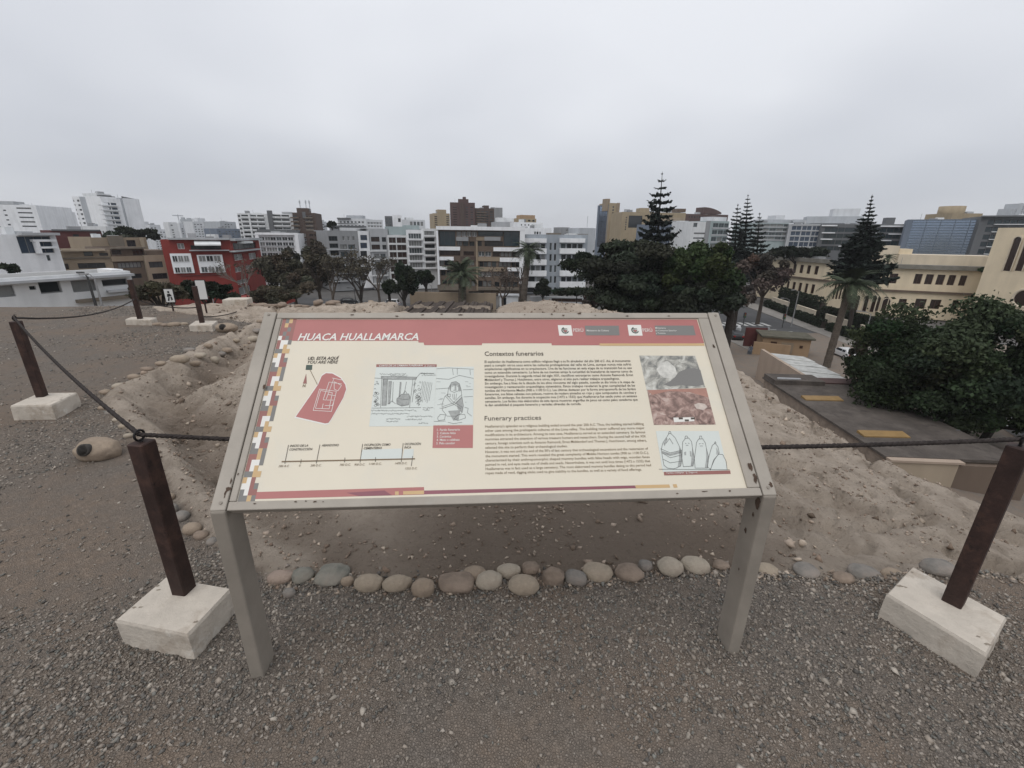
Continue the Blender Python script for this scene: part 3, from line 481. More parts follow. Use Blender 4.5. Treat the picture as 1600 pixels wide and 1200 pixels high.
u0, v0 = B.uv(1100, 334); u1 = B.uv(1128, 334)[0]; P = [(u0, v0)] + [(u0 + (u1 - u0) * t, v0 + (B.uv(1100, 323.5)[1] - v0) * math.cos(t * 1.45) ** .7) for t in np.linspace(0, 1, 8)] + [(u1, v0)]
q = MB(); n = len(P); q.v = [(a, .5, c) for a, c in P] + [(a, 9, c) for a, c in P]; q.f = [tuple(range(n)), tuple(range(n, 2 * n))[::-1]] + [(i, (i + 1) % n, n + (i + 1) % n, n + i) for i in range(n)]; q.m = [0] * len(q.f); q.build('curved_roof', MAROON, B.root); B.finish()
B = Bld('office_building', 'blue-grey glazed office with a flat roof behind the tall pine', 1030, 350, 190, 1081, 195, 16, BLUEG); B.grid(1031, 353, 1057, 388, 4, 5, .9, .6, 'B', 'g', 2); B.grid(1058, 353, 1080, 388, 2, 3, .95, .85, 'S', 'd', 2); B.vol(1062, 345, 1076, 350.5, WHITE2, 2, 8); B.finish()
B = Bld('office_building', 'white and grey panelled office with strip windows left of the small pines', 1081.5, 346, 180, 1105, 182, 14, WHITE2); B.grid(1083, 348, 1090, 355, 1, 1, .9, .9, 'G', 'g', 2); B.grid(1082, 361, 1104, 390, 1, 4, .95, .3, 'G', 'g', 4); B.slab(1104, 345, 1110, 400, GREY, .4, 'pier'); B.finish()
B = Bld('office_building', 'pale glass banded office just left of the small pines', 1111, 345, 182, 1140, 186, 14, PALEG); B.slabs(1111, 347, 1139, 390, 4, .25, LGREY, .2, 'band'); B.grid(1111.5, 347, 1138, 390, 3, 4, .96, .7, 'G', 'g', 2); B.vol(1113, 339, 1136, 346, FAR, 3, 9); B.finish()
B = Bld('office_building', 'pale grey glass office between the small pines and the blue windows', 1178, 348, 178, 1233, 178, 16, PALEG); B.slabs(1180, 349, 1233, 376, 4, .28, LGREY, .25, 'band'); B.grid(1180, 349, 1233, 376, 5, 4, .96, .7, 'G', 'g', 2); B.vol(1213, 336.5, 1227, 343, FAR, 6, 12); B.vol(1190, 343, 1240, 348.5, FAR2, 4, 10); B.finish()
B = Bld('office_building', 'office with a grid of large blue windows in pale mullions', 1233.5, 350, 176, 1284, 172, 16, LGREY); B.grid(1234, 352, 1283, 386, 3, 4, .94, .86, 'B', 'w', 2); B.vol(1240, 343, 1283, 348, FAR2, 4, 9); B.finish()
B = Bld('office_building', 'dark glass office striped with white sunshade ledges behind the dark pine', 1284.5, 350, 170, 1418, 160, 16, DGREY)
B.grid(1285, 354, 1416, 394, 12, 4, .97, .7, 'T', 'd', 2)
for a in ((1284, 351.5, 1308, 353.5), (1284, 363, 1304, 364.5), (1282, 373, 1300, 374.5), (1336, 374, 1352, 375.5), (1360, 364, 1378, 365.5), (1372, 375, 1392, 376.5), (1376, 352.5, 1416, 354.5), (1388, 365, 1414, 366.5), (1370, 385, 1384, 386.5), (1392, 385, 1410, 386.5), (1310, 384, 1330, 385.5)): B.slab(*a, WHITE, .8, 'sunshade')
B.vol(1262, 338, 1350, 349, FAR2, 5, 14, 'roof_block'); B.vol(1303, 326, 1345, 338.5, FAR, 8, 14, 'roof_block'); B.vol(1386, 340, 1400, 350.5, DGREY, 4, 8); B.finish()
B = Bld('office_building', 'sheer slanted wall of mirror blue glass right of the dark pine', 1418.5, 343, 150, 1532, 140, 14, BLUEG)
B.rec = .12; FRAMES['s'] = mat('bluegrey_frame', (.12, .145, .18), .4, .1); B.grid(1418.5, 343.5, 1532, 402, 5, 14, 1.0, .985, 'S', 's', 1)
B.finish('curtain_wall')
B = Bld('building', 'tan round drum tower rising above the mirror blue glass', 1489, 333, 185, 1536, 185, 12, TANB); q = MB(); u0 = B.uv(1491, 333)[0]; u1 = B.uv(1524, 333)[0]; r = (u1 - u0) / 2
q.prism([((u0 + u1) / 2 + r * math.cos(a), 6 + r * math.sin(a)) for a in np.linspace(0, 2 * math.pi, 25)[:-1]], B.H - 2, B.uv(1505, 321)[1]); q.build('drum', TANB, B.root, True); B.finish()
B = Bld('office_building', 'dark banded office with pale floor lines at the right edge', 1534, 338, 138, 1660, 130, 16, DGREY); B.grid(1535, 341, 1658, 400, 10, 5, .97, .7, 'T', 'd', 2); B.slabs(1546, 339, 1660, 399, 5, .1, WHITE2, .7, 'sunshade'); B.slab(1534, 336.5, 1660, 339, DGREY, .9, 'roof_slab'); B.finish()
B = Bld('tower', 'faint grey tower far off at the right edge, left one of the pair', 1583, 326, 560, 1591, 562, 14, FAR2); B.grid(1583.5, 328, 1590.5, 345, 2, 7, .6, .5, 'G', 'g', 1); B.finish()
B = Bld('tower', 'faint tall grey tower far off at the right edge, right one of the pair', 1593, 318, 560, 1606, 562, 14, FAR2); B.grid(1594, 321, 1605, 345, 3, 9, .6, .5, 'G', 'g', 1); B.finish()
# ------------------------------------------------------------------ cream school building on the right
def arch_mesh(w, h, r=.5, mats=None):
    f = MB(); n = 10; pts = [(0, 0), (w, 0)] + [(w / 2 + w / 2 * math.cos(a), h - w / 2 + w / 2 * math.sin(a)) for a in np.linspace(0, math.pi, n)]
    k = len(pts); f.face([(p[0], .02, p[1]) for p in pts]); c = MB()
    out = [(w / 2 + (p[0] - w / 2) * 1.22, p[1] if p[1] <= 0 else (p[1] - h / 2) * 1.07 + h / 2) for p in pts]
    for i in range(1, k):
        j = (i + 1) % k
        if i == k - 1: j = 0
        a, b_, c1, d = pts[i], pts[j], out[j], out[i]
        c.face([(a[0], -.22, a[1]), (b_[0], -.22, b_[1]), (c1[0], -.22, c1[1]), (d[0], -.22, d[1])]); c.face([(d[0], -.22, d[1]), (c1[0], -.22, c1[1]), (c1[0], 0, c1[1]), (d[0], 0, d[1])])
        c.face([(a[0], -.22, a[1]), (b_[0], -.22, b_[1]), (b_[0], .02, b_[1]), (a[0], .02, a[1])])
    return c.mesh('arch', CREAM2), f.mesh('pane', G_BR)
def arch_at(B, x0, y0, x1, y1, name='arched_window'):
    u0, v0, u1, v1 = B.box(x0, y0, x1, y1); a, p = arch_mesh(u1 - u0, v1 - v0); o = link(name, a, B.root, (u0, -.04, v0)); link('pane', p, o)
ROOF_G = mat('lichen_roof', (.19, .18, .155), .9, .25, .8)
c0, c1, c2, c3 = atz(1195, 404, -4.3), atz(1300, 412, -4.3), atz(1375, 417, -4.3), atz(1567, 423, -4.3)
B = Bld('school_wing', 'far cream wing with two rows of brown windows behind the scalloped hedge', 1188, 403.5, c0[1], 1300, c1[1], 13, CREAM, zt=-4.3, roofm=ROOF_G)
B.grid(1215, 413, 1282, 427, 6, 1, .5, .95, 'R', 'b', 2); B.grid(1208, 440, 1276, 455, 7, 1, .5, .95, 'R', 'b', 2); B.slab(1188, 402, 1300, 408, ROOF_G, .7, 'eaves'); B.slab(1190, 432, 1300, 434.5, BROWN, .4, 'ledge'); B.finish()
B = Bld('school_wing', 'middle cream wing with tall slit windows and round arches behind the palm', 1300.5, 412, c1[1], 1375, c2[1], 13, CREAM, zt=-4.3, roofm=ROOF_G)
for k in range(4): B.win(1276 + 26 + k * 5, 441, 1279.5 + 26 + k * 5, 468, 'R', 'b', 1)
B.grid(1318, 421, 1345, 438, 2, 1, .4, .9, 'R', 'b', 2)
B.slab(1300, 410.5, 1375, 416.5, ROOF_G, .7, 'eaves'); B.slab(1300, 441, 1375, 443.5, BROWN, .4, 'ledge')
for x in (1325, 1336, 1350, 1362): arch_at(B, x, 461, x + 7, 488)
B.finish()
B = Bld('school_wing', 'near cream wing with a row of five dark windows and a brown ledge', 1375.5, 417, c2[1], 1572, c3[1], 13, CREAM, zt=-4.3, roofm=ROOF_G)
B.win(1389, 427, 1402, 443, 'R', 'b', 2)
for k in range(5): B.win(1428.5 + k * 17.5, 428 + k * .6, 1440 + k * 17.5, 444 + k * .7, 'R', 'b', 2)
for a in ((1403, 467, 1416, 481), (1429, 467, 1447, 482), (1453, 468, 1470, 483), (1487, 469, 1497, 485)): B.win(*a, 'R', 'b', 2)
for x in (1378, 1390): arch_at(B, x - 12, 463, x - 4, 486)
arch_at(B, 1377, 466, 1389, 489); B.slab(1375, 415, 1570, 421.5, ROOF_G, .8, 'eaves'); B.slab(1366, 455.5, 1556, 458.5, BROWN, .45, 'ledge'); B.slab(1368, 486.5, 1392, 489.5, CREAM2, .9, 'balcony')
B.vol(1405, 399, 1566, 415, CREAM2, 3.5, 10, 'roof_block'); B.vol(1375, 384, 1407, 412, CREAM2, 4.5, 9.5, 'roof_block'); B.vol(1406, 389, 1427, 400, CREAM, 5, 9, 'roof_block'); B.finish()
B = Bld('school_tower', 'cream bell tower with tall arched openings at the right edge', 1560, 356, 88, 1640, 81, 12, CREAM, roofm=ROOF_G)
for x in (1572, 1590.5, 1608): arch_at(B, x + 5, 370, x + 17, 424)
u, v = B.uv(1601, 466); q = MB(); q.prism([(1.5 * math.cos(a), 1.5 * math.sin(a)) for a in np.linspace(0, 2 * math.pi, 25)[:-1]], -.05, .1); o = q.build('round_window', G_BR, B.root); o.location = (u, 0, v); o.rotation_euler = (math.pi / 2, 0, 0)
q = MB(); q.tube([(1.6 * math.cos(a), 1.6 * math.sin(a), .12) for a in np.linspace(0, 2 * math.pi, 25)], .22, 6); o2 = q.build('surround', CREAM2, o); B.finish()
# museum block and orange kiosk at the foot of the mound
ROOFB = mat('bitumen_roof', (.078, .066, .057), .95, .3, .8, .6, 5., dirt=((.12, .103, .09), .5, .48, .7), spots=((.05, .042, .038), 1.3, .55, .7)); YEL = mat('yellow_skylight', (.235, .15, .06), .6, .15, 2.)
m0 = empty('museum_annex', (22.9, 24.0, S), 0, 'long low building with a dark flat roof and yellow skylights below the dirt slope', 'building')
m0.rotation_euler[2] = math.radians(-3.5)
b = MB(); b.box(0, 0, 0, 7.7, 15.4, 3.85); b.build('wall', mat('rough_mud_wall', (.23, .185, .148), .95, .3, 1.5, .8, 5.), m0)
b = MB(); b.box(-.15, -.2, 3.86, 7.9, 15.5, 4.02); b.build('roof', ROOFB, m0)
for y0 in (2.5, 9.3):
    b = MB(); b.v = [(.4, y0, 4.02), (3.4, y0 + .1, 4.02), (3.4, y0 + .85, 4.02), (.4, y0 + .75, 4.02), (.4, y0, 4.1), (3.4, y0 + .1, 4.1), (3.4, y0 + .85, 4.2), (.4, y0 + .75, 4.2)]
    b.f = [(0, 1, 5, 4), (1, 2, 6, 5), (2, 3, 7, 6), (3, 0, 4, 7), (4, 5, 6, 7)]; b.m = [0] * 5; b.build('skylight', YEL, m0)
b = MB(); b.box(-.1, 13.3, 4.02, 4.2, 15.4, 4.4); b.build('roof_block', ROOFB, m0); b = MB(); b.box(.3, 13.7, 4.4, 2.3, 13.9, 4.5); b.build('gutter', LGREY, m0)
b = MB(); b.box(4.4, 13.9, 4.02, 7.8, 15.4, 4.14); b.build('red_roof_strip', MAROON, m0)
b = MB(); b.box(.1, -.5, 0, 3.9, -.02, 3.8); b.build('end_wall', BEIGE, m0); b = MB(); b.box(-.1, -.62, 3.84, 4.1, -.2, 3.98); b.build('coping', PINK, m0); b = MB(); b.box(3.92, -.45, 0, 8.2, -.02, 3.72); b.build('end_wall', BROWN, m0)
for k in range(8):
    b = MB(); b.box(7.7 - .02 * k, .6 + k * 1.8, 4.02, 7.9, .68 + k * 1.8, 4.05); b.build('roof_seam', DGREY, m0)
m1 = empty('reed_roof_shed', (27.9, 39.6, S), math.radians(-8), 'pale sheet-roofed shed with a blank pinkish wall beyond the dark flat roof', 'building')
b = MB(); b.box(0, 0, 0, .35, 11.0, 4.0); b.build('wall', PINK, m1); b = MB(); b.box(.36, 0, 0, 4.6, 11, 3.3); b.build('rear_wall', ORANGE, m1)
SHEET = mat('weathered_roof_sheet', (.40, .40, .38), .7, .3, 1.2)
for k in range(9):
    b = MB(); z = 3.55 + .05 * (k % 2) ; b.v = [(.4, k * 1.22, z), (4.9 + .2 * random.random(), k * 1.22, z - .3), (4.9, k * 1.22 + 1.3, z - .3), (.4, k * 1.22 + 1.3, z)]; b.v += [(p[0], p[1], p[2] + .05) for p in b.v]
    b.f = [(3, 2, 1, 0), (4, 5, 6, 7), (0, 1, 5, 4), (1, 2, 6, 5), (2, 3, 7, 6), (3, 0, 4, 7)]; b.m = [0] * 6; b.build('roof_sheet', SHEET, m1)
kq = atz(1200, 553, S); k0 = empty('kiosk', (kq[0] - 1.2, kq[1], S), math.radians(-18), 'orange ticket kiosk with a small doorway and mossy flat roof', 'kiosk')
b = MB(); b.box(0, 0, 0, 6.2, 4, 2.6); b.build('wall', ORANGE, k0); b = MB(); b.box(-.3, -.4, 2.61, 6.6, 4.4, 2.85); b.build('roof', mat('mossy_roof', (.095, .088, .065), .95, .3, 1.), k0)
b = MB(); b.box(1.1, -.06, 0, 1.9, .02, 2.0); b.build('door', F_BR, k0); b = MB(); b.box(2.5, -.05, .4, 4.1, .02, 2.0); b.build('panel', TAN, k0); b = MB(); b.box(4.9, -.05, 1.3, 5.3, .02, 1.7); b.build('window', F_BR, k0)
q = atz(1188, 552, S); b = MB(); b.box(-2.1, -.1, 0, 2.6, .1, 1.9); o = tag(b.build('boundary_wall', ORANGE), 'low orange wall in front of the kiosk and dark red gate', 'wall'); o.location = (q[0] + .3, q[1] - 1.5, S); o.rotation_euler = (0, 0, math.radians(-30))
q = atz(1190, 545, S); b = MB(); b.box(-1.7, -.1, 0, 1.5, .1, 3.0); g = empty('gate', (q[0] - .4, q[1] + 1.5, S), math.radians(-8), 'dark maroon metal gate standing beside the orange kiosk', 'gate'); b.build('gate_leaf', DRED, g); b = MB(); b.box(1.52, -.15, 0, 1.75, .15, 3.1); b.build('post', LGREY, g)
# long white shed on the left, beige garden wall, red canopy, street-level bits
B = Bld('long_shed', 'long low white building with grey shuttered openings at the mound edge', -30, 437, 34, 203, 43, 5, WHITE2, base=-9, roofm=OLIVE)
for a in ((-20, 447, 24, 465), (61, 440, 96, 459), (112, 438, 150, 455), (160, 436, 200, 447)): B.win(*a, 'C', 'g', 1)
B.win(46, 446, 56, 453, 'D', 'd', 1); B.slab(-30, 434, 204, 438, LGREY, .8, 'roof_slab'); B.slab(116, 464, 206, 469, OLIVE, .5, 'ledge'); B.slab(165, 452, 206, 455.5, LGREY, .4, 'ledge'); B.vol(174, 421, 192, 430, WHITE, 1, 3.5); B.finish()
B = Bld('boundary_wall', 'ragged beige garden wall in front of the squat palm', 640, 456, 100, 775, 99, .6, TAN, cat='wall'); B.finish()
B = Bld('boundary_wall', 'grey garden wall with gate openings below the blue-grey flats', 828, 463, 112, 925, 112, .5, LGREY, cat='wall'); B.win(862, 466, 910, 472, 'R', 'b', 3); B.finish()
q = aty(405, 466, 70); b = MB(); b.box(-4.2, 0, 0, 4.2, 3, .9); o = tag(b.build('canopy', RED), 'low red canopy roof seen over the mound edge', 'canopy'); o.location = (q[0], q[1], q[2] - .9)
b = MB(); b.box(-3.9, .2, -9, -3.6, .5, 0); b.box(3.6, .2, -9, 3.9, .5, 0); b.build('post', DRED, o)
q = aty(795, 463, 106); o = empty('guard_booth', (q[0], q[1], S), 0, 'small white booth with a dark doorway behind the pale adobe mound', 'booth'); hh = q[2] - S
b = MB(); b.box(-2.2, 0, 0, 2.2, 3, hh); b.build('wall', WHITE, o); b = MB(); b.box(-2.5, -.3, hh + .01, 2.5, 3.3, hh + .25); b.build('roof', LGREY, o); b = MB(); b.box(-1.6, -.05, 0, -.6, .02, 2.1); b.build('door', G_D, o)
# ------------------------------------------------------------------ vegetation
def leafmat(key, col): return mat(key, col, .65, .25, .8, attr='col', spec=.08)
L_DARK = leafmat('dark_leaves', (.022, .028, .018)); L_GRN = leafmat('green_leaves', (.034, .05, .021)); L_FIC = leafmat('ficus_leaves', (.027, .038, .019)); L_BRN = leafmat('brown_leaves', (.062, .054, .038))
L_RED = leafmat('reddish_leaves', (.072, .055, .047)); L_PINE = leafmat('pine_needles', (.020, .027, .022)); L_PALM = leafmat('palm_leaves', (.058, .072, .045)); L_HEDGE = leafmat('hedge_leaves', (.022, .030, .018))
BARK = mat('bark', (.075, .06, .048), .95, .3, 3., .6, 12.); BARK_D = mat('dark_bark', (.04, .033, .028), .95, .3, 3., .6, 12.); BARK_P = mat('palm_bark', (.095, .078, .062), .95, .35, 5., .8, 10.); TWIG = mat('twigs', (.085, .068, .055), .95, .3, 2.)
def leaves(C, N, size, mat_, bright, flat=.5, stretch=1.6, name='crown'):
    """one leaf-clump quad per point, turned partly to N"""
    n = len(C); r = rng.normal(size=(n, 3)); nn = N * flat + r * (1 - flat); nn /= np.linalg.norm(nn, axis=1)[:, None] + 1e-9
    a = np.cross(nn, rng.normal(size=(n, 3))); a /= np.linalg.norm(a, axis=1)[:, None] + 1e-9; b = np.cross(nn, a)
    s = (size * rng.uniform(.55, 1.35, n))[:, None]; a = a * s * stretch; b = b * s
    V = np.stack([C - a, C - b * .8 + nn * s * .2, C + a * rng.uniform(.7, 1.1, (n, 1)), C + b], 1).reshape(-1, 3)
    F = np.arange(4 * n).reshape(-1, 4)
    return np_mesh(name, V, F, mat_, np.repeat(bright, 4, 0))
def crown_cloud(cx, cy, cz, rx, ry, rz, nl, n, rough=.35, flatb=.35, lobes=None):
    """lobes spread through an ellipsoid, leaf points on each lobe's shell; returns points, normals, brightness, lobe centres"""
    L = []
    while len(L) < nl:
        p = rng.normal(size=3); p /= np.linalg.norm(p); p *= rng.uniform(.3, 1.12) ** .6
        if p[2] < -flatb: continue
        L.append(p)
    L = np.array(L); cen = np.array([cx, cy, cz]) + L * np.array([rx, ry, rz]) * .84
    lr = rng.uniform(.15, .42, nl)[:, None] * np.array([rx, ry, rz * 1.1]) * (9 / nl) ** .18
    k = rng.integers(0, nl, n); d = rng.normal(size=(n, 3)); d /= np.linalg.norm(d, axis=1)[:, None]; d[:, 2] = np.where(rng.random(n) < .7, np.abs(d[:, 2]), d[:, 2])
    rad = rng.uniform(.55, 1.0, n)[:, None] + (rng.random((n, 1)) < .12) * rng.uniform(0, rough, (n, 1))
    P = cen[k] + d * lr[k] * rad
    hue = rng.uniform(.65, 1.4, (nl, 1)) * np.array([1, 1, 1]) + rng.normal(size=(nl, 3)) * np.array([.10, .03, .05])
    br = np.clip(hue[k] * rng.uniform(.7, 1.3, (n, 1)), .2, 2.2)
    return P, d, br, cen
def tree(name, label, Y, xl, xr, yt, yb, leaf, size=.35, n=5000, nl=16, px=None, depth=1., trunk=.35, base=S, bark=BARK_D, group=None, flatb=.35, pbase=None, cat='tree', sparse=1.):
    """crown filling the pixel box (xl..xr, yt..yb) at depth Y, trunk down to the ground"""
    a = aty(xl, (yt + yb) / 2, Y); b = aty(xr, (yt + yb) / 2, Y); t = aty((xl + xr) / 2, yt, Y); u = aty((xl + xr) / 2, yb, Y)
    rx = (b[0] - a[0]) / 2; rz = (t[2] - u[2]) / 2; cx = (a[0] + b[0]) / 2; cz = (t[2] + u[2]) / 2; cy = Y
    tx = cx if px is None else aty(px, yb, Y)[0]
    if base is None: base = height(tx, Y)
    root = empty(name, (tx, cy, base), 0, label, cat, group)
    P, N, br, cen = crown_cloud(cx - tx, 0, cz - base, rx, rx * depth, rz, nl, n, flatb=flatb)
    link('crown', leaves(P, N, size, leaf, br), root)
    m = MB(); fork = max((cz - base) - rz * .75, .4); m.tube([(0, 0, -.3), (.06, .02, fork * .5), (0, 0, fork)], [trunk * 1.25, trunk, trunk * .85], 8)
    for c in cen[:: max(1, nl // 9)]:
        mid = np.array([c[0] * .45, c[1] * .45, fork + (c[2] - fork) * .45]); m.tube([(0, 0, fork * .92), mid, c], [trunk * .6, trunk * .36, trunk * .12], 5, cap=False)
    m.build('trunk', bark, root); return root
def bare_tree(name, label, Y, x, yt, ybase, spread=1., leafm=None, nleaf=0, base=S, lev=6, thick=.3, group=None, bark=TWIG, seed=1):
    R = random.Random(seed); p = aty(x, ybase, Y); t = aty(x, yt, Y); H = t[2] - base; root = empty(name, (p[0], Y, base), 0, label, 'tree', group)
    trunk, tw = MB(), MB(); tips = []
    def grow(q, d, l, r, k):
        e = q + d * l; mid = (q + e) / 2 + np.array([R.uniform(-1, 1), R.uniform(-1, 1), 0]) * l * .06
        (trunk if k < 2 else tw).tube([q, mid, e], [r, r * .85, r * .72], 6 if k < 3 else 3, cap=False)
        if k >= lev: tips.append(e); return
        for i in range(R.choice((2, 3, 3)) if k else 3):
            v = d + np.array([R.uniform(-1, 1) * spread, R.uniform(-1, 1) * spread, R.uniform(-.15, .55)]); v /= np.linalg.norm(v); grow(e, v, l * R.uniform(.62, .86), r * .62, k + 1)
    grow(np.array([0., 0, -.2]), np.array([R.uniform(-.08, .08), 0, 1.]), H * .27, thick, 0)
    top = max(z[2] for z in tips); sc = (H) / top
    for m_ in (trunk, tw): m_.v = [(x_ * sc, y_ * sc, z_ * sc) for x_, y_, z_ in m_.v]
    trunk.build('trunk', bark, root); tw.build('twigs', bark, root)
    if nleaf:
        T = np.array(tips) * sc; k = rng.integers(0, len(T), nleaf); P = T[k] + rng.normal(size=(nleaf, 3)) * H * .035
        link('crown', leaves(P, rng.normal(size=(nleaf, 3)), H * .014, leafm, rng.uniform(.6, 1.5, (nleaf, 1)) * np.ones(3), .3), root)
    return root
def pine(label, Y, x, yt, ybase, halfw, whorls, per=7, base=S, dense=1., droop=.1, bottom=.25, lean=0., group='star pines with whorled branches'):
    p = aty(x, ybase, Y); t = aty(x + lean, yt, Y); H = t[2] - base; wR = halfw / FPX * float(np.dot(p - EYE, FWD)); root = empty('star_pine', (p[0], Y, base), 0, label, 'tree', group)
    lx = t[0] - p[0]; m = MB(); m.tube([(0, 0, -.2), (lx * .5, 0, H * .5), (lx, 0, H)], [H * .017, H * .011, .03], 7); C, N, B_, Sx = [], [], [], []
    z0 = H * bottom
    for w in range(whorls):
        f = w / (whorls - 1); z = z0 + (H * .985 - z0) * f ** .9; Rw = wR * (1 - f) ** (1.15 if whorls > 20 else .75) * rng.uniform(.8, 1.1) + .12; a0 = rng.uniform(0, 6.28)
        for k in range(per):
            if w > 1 and rng.random() < .13: continue
            a = a0 + 6.283 * k / per + rng.normal() * .12; Rk = Rw * rng.uniform(.75, 1.1); d = np.array([math.cos(a), math.sin(a), 0]); ns = max(5, int(Rk * 9 * dense)); rise = rng.uniform(.05, .34) if whorls < 16 else rng.uniform(.02, .16)
            path = []
            for i in range(ns):
                s_ = i / (ns - 1); q = np.array([lx * z / H, 0, z]) + d * Rk * s_ + np.array([0, 0, Rk * (-droop * math.sin(s_ * 3.1) + rise * s_ ** 2)])
                path.append(q); wd = Rk * .16 * math.sin(.35 + 2.5 * s_) + .05
                for j in range(2):
                    side = np.array([-d[1], d[0], 0]) * rng.normal() * wd * .8; C.append(q + side + np.array([0, 0, rng.normal() * .05])); N.append(np.array([0, 0, 1]) + rng.normal(size=3) * .3); B_.append(rng.uniform(.7, 1.35)); Sx.append(wd)
            m.tube([path[0], path[ns // 2], path[-1]], [.05 + .012 * Rk, .035, .015], 4, cap=False)
    m.build('trunk', BARK_D, root); C = np.array(C); N = np.array(N); N /= np.linalg.norm(N, axis=1)[:, None]
    link('crown', leaves(C, N, np.array(Sx) * .62 + .05, L_PINE, np.array(B_)[:, None] * np.ones(3), .72, 1.7), root); return root
def frond_mesh(Lf, droop, leafl, n=26):
    C = []; V, F, cols = [], [], []
    sp = [(Lf * s_ * (1 - .12 * s_), 0, Lf * (.42 * s_ - droop * s_ ** 2)) for s_ in np.linspace(0, 1, n)]
    for i in range(n - 1):
        p, q = np.array(sp[i]), np.array(sp[i + 1]); k = len(V); w = .035 * (1 - i / n) + .01; V += [p + [0, w, 0], q + [0, w, 0], q - [0, w, 0], p - [0, w, 0]]; F.append((k, k + 1, k + 2, k + 3)); b_ = 1.2
        cols += [(b_,) * 3] * 4
        if i < 2: continue
        s_ = i / n; l = leafl * (math.sin(.4 + s_ * 2.5)); t = (q - p) / np.linalg.norm(q - p)
        for sg in (-1, 1):
            k = len(V); base = p + t * rng.uniform(-.03, .03); d = np.array([t[0] * .55, sg * .8, t[2] * .55 - rng.uniform(.15, .45)]); e = base + d * l; ww = t * (.045 * Lf / 2.2)
            V += [base - ww, base + ww, e + ww * .2, e - ww * .2]; F.append((k, k + 1, k + 2, k + 3)); cols += [(rng.uniform(.75, 1.3),) * 3] * 4
    return np_mesh('frond', np.array(V), np.array(F), L_PALM, np.array(cols))
def palm(label, Y, x, ytop, xb, ybase, Rf, tr=.35, base=S, n=34, dead=8, droop=.75):
    t = aty(x, ytop, Y); p = aty(xb, ybase, Y); root = empty('palm_tree', (p[0], Y, base), 0, label, 'palm', 'palms in the streets'); H = t[2] - base; dx = t[0] - p[0]
    m = MB(); zs = np.linspace(0, H, 22); m.tube([(dx * (z / H) ** 1.3, 0, z - .1) for z in zs], [tr * (1.25 - .3 * z / H + .12 * (i % 2)) * (1.25 if z > H * .93 else 1) for i, z in enumerate(zs)], 9); m.build('trunk', BARK_P, root)
    vs = [frond_mesh(Rf, droop + d, Rf * .26) for d in (-.12, .1, .3)]; vd = frond_mesh(Rf * .8, 1.6, Rf * .16)
    for k in range(n + dead):
        o = link('frond', vs[k % 3] if k < n else vd, root, (dx, 0, H)); el = (rng.uniform(-1.15, .25) if k < n else rng.uniform(.35, .7)); o.rotation_euler = (0, el, rng.uniform(0, 6.28)); s_ = rng.uniform(.8, 1.1); o.scale = (s_, s_, s_)
    return root
# street trees across the view
tree('ficus_tree', 'huge spreading dark ficus beyond the flat roof with yellow skylights', 33, 1334, 1700, 470, 682, L_FIC, .10, 115000, 150, px=1490, depth=.8, trunk=.5, flatb=.62)
r_ = bpy.data.objects['ficus_tree']; m = MB()
for dx, dy, lean, rr in ((.9, .2, .5, .3), (2.0, -.3, 1.2, .28), (2.9, .4, 1.8, .22), (-.8, .4, -.8, .3)): m.tube([(dx, dy, -.2), (dx + lean * .3, dy, 1.6), (dx + lean, dy * 2, 5)], [rr * 1.2, rr, rr * .8], 7)
m.build('aerial_trunk', BARK_D, r_)
tree('broad_tree', 'broad dark umbrella-shaped tree in the centre, in front of the tallest pine', 72, 866, 1080, 372, 470, L_DARK, .2, 42000, 52, px=985, depth=.8, trunk=.5, flatb=.5)
tree('broad_tree', 'dense low dark tree mass under the umbrella-shaped tree', 66, 930, 1135, 412, 508, L_DARK, .2, 40000, 60, px=1010, trunk=.4, flatb=.7)
tree('broad_tree', 'bright mid-green rounded tree right of the umbrella-shaped tree', 64, 1040, 1158, 372, 480, L_GRN, .18, 32000, 40, px=1085, trunk=.4, flatb=.6)
tree('broad_tree', 'dark green tree standing over the junction behind the sign', 62, 1062, 1165, 420, 498, L_DARK, .18, 20000, 30, px=1141, trunk=.55, flatb=.5)
tree('street_tree', 'purple-brown thinning street tree in front of the far cream wing', 88, 1150, 1232, 398, 470, L_RED, .2, 9000, 30, px=1190, bark=BARK)
tree('street_tree', 'dark reddish small tree left of the scalloped hedge', 80, 1128, 1178, 440, 488, L_RED, .18, 6500, 18, px=1150)
tree('shrub', 'small dark leafy tree on the grey garden wall below the blue-grey flats', 108, 832, 864, 440, 468, L_DARK, .42, 1500, 12, px=848, trunk=.2)
tree('shrub', 'long low shrub trailing along the garden wall under the umbrella-shaped tree', 104, 858, 945, 452, 462, L_DARK, .4, 1600, 16, trunk=.15, depth=.3)
tree('broad_tree', 'reddish-brown rounded bush tucked under the left of the umbrella-shaped tree', 82, 910, 950, 446, 486, L_RED, .2, 5000, 16, flatb=.8)
tree('street_tree', 'large brown-green street tree covering the white framed flats', 96, 400, 472, 388, 472, L_BRN, .2, 17000, 36, px=440, depth=.9, bark=BARK)
tree('street_tree', 'tall brown street tree with thin crown beside the grey flats', 100, 458, 520, 376, 466, L_BRN, .2, 16000, 34, px=500, bark=BARK)
tree('street_tree', 'olive-brown low tree between the two big brown street trees', 90, 430, 500, 425, 472, L_BRN, .2, 9000, 22, px=462, bark=BARK)
bare_tree('bare_tree', 'leafless forked tree right of the tall brown street tree', 92, 522, 398, 472, .75, L_BRN, 500, seed=3)
bare_tree('bare_tree', 'leafless tree with a thick dark trunk in front of the white stair column', 90, 566, 392, 476, .85, L_BRN, 700, seed=8, thick=.42, bark=BARK_D)
bare_tree('bare_tree', 'thin leafless tree among the grey flats, left of the round dark tree', 104, 592, 402, 462, .7, L_BRN, 900, seed=12)
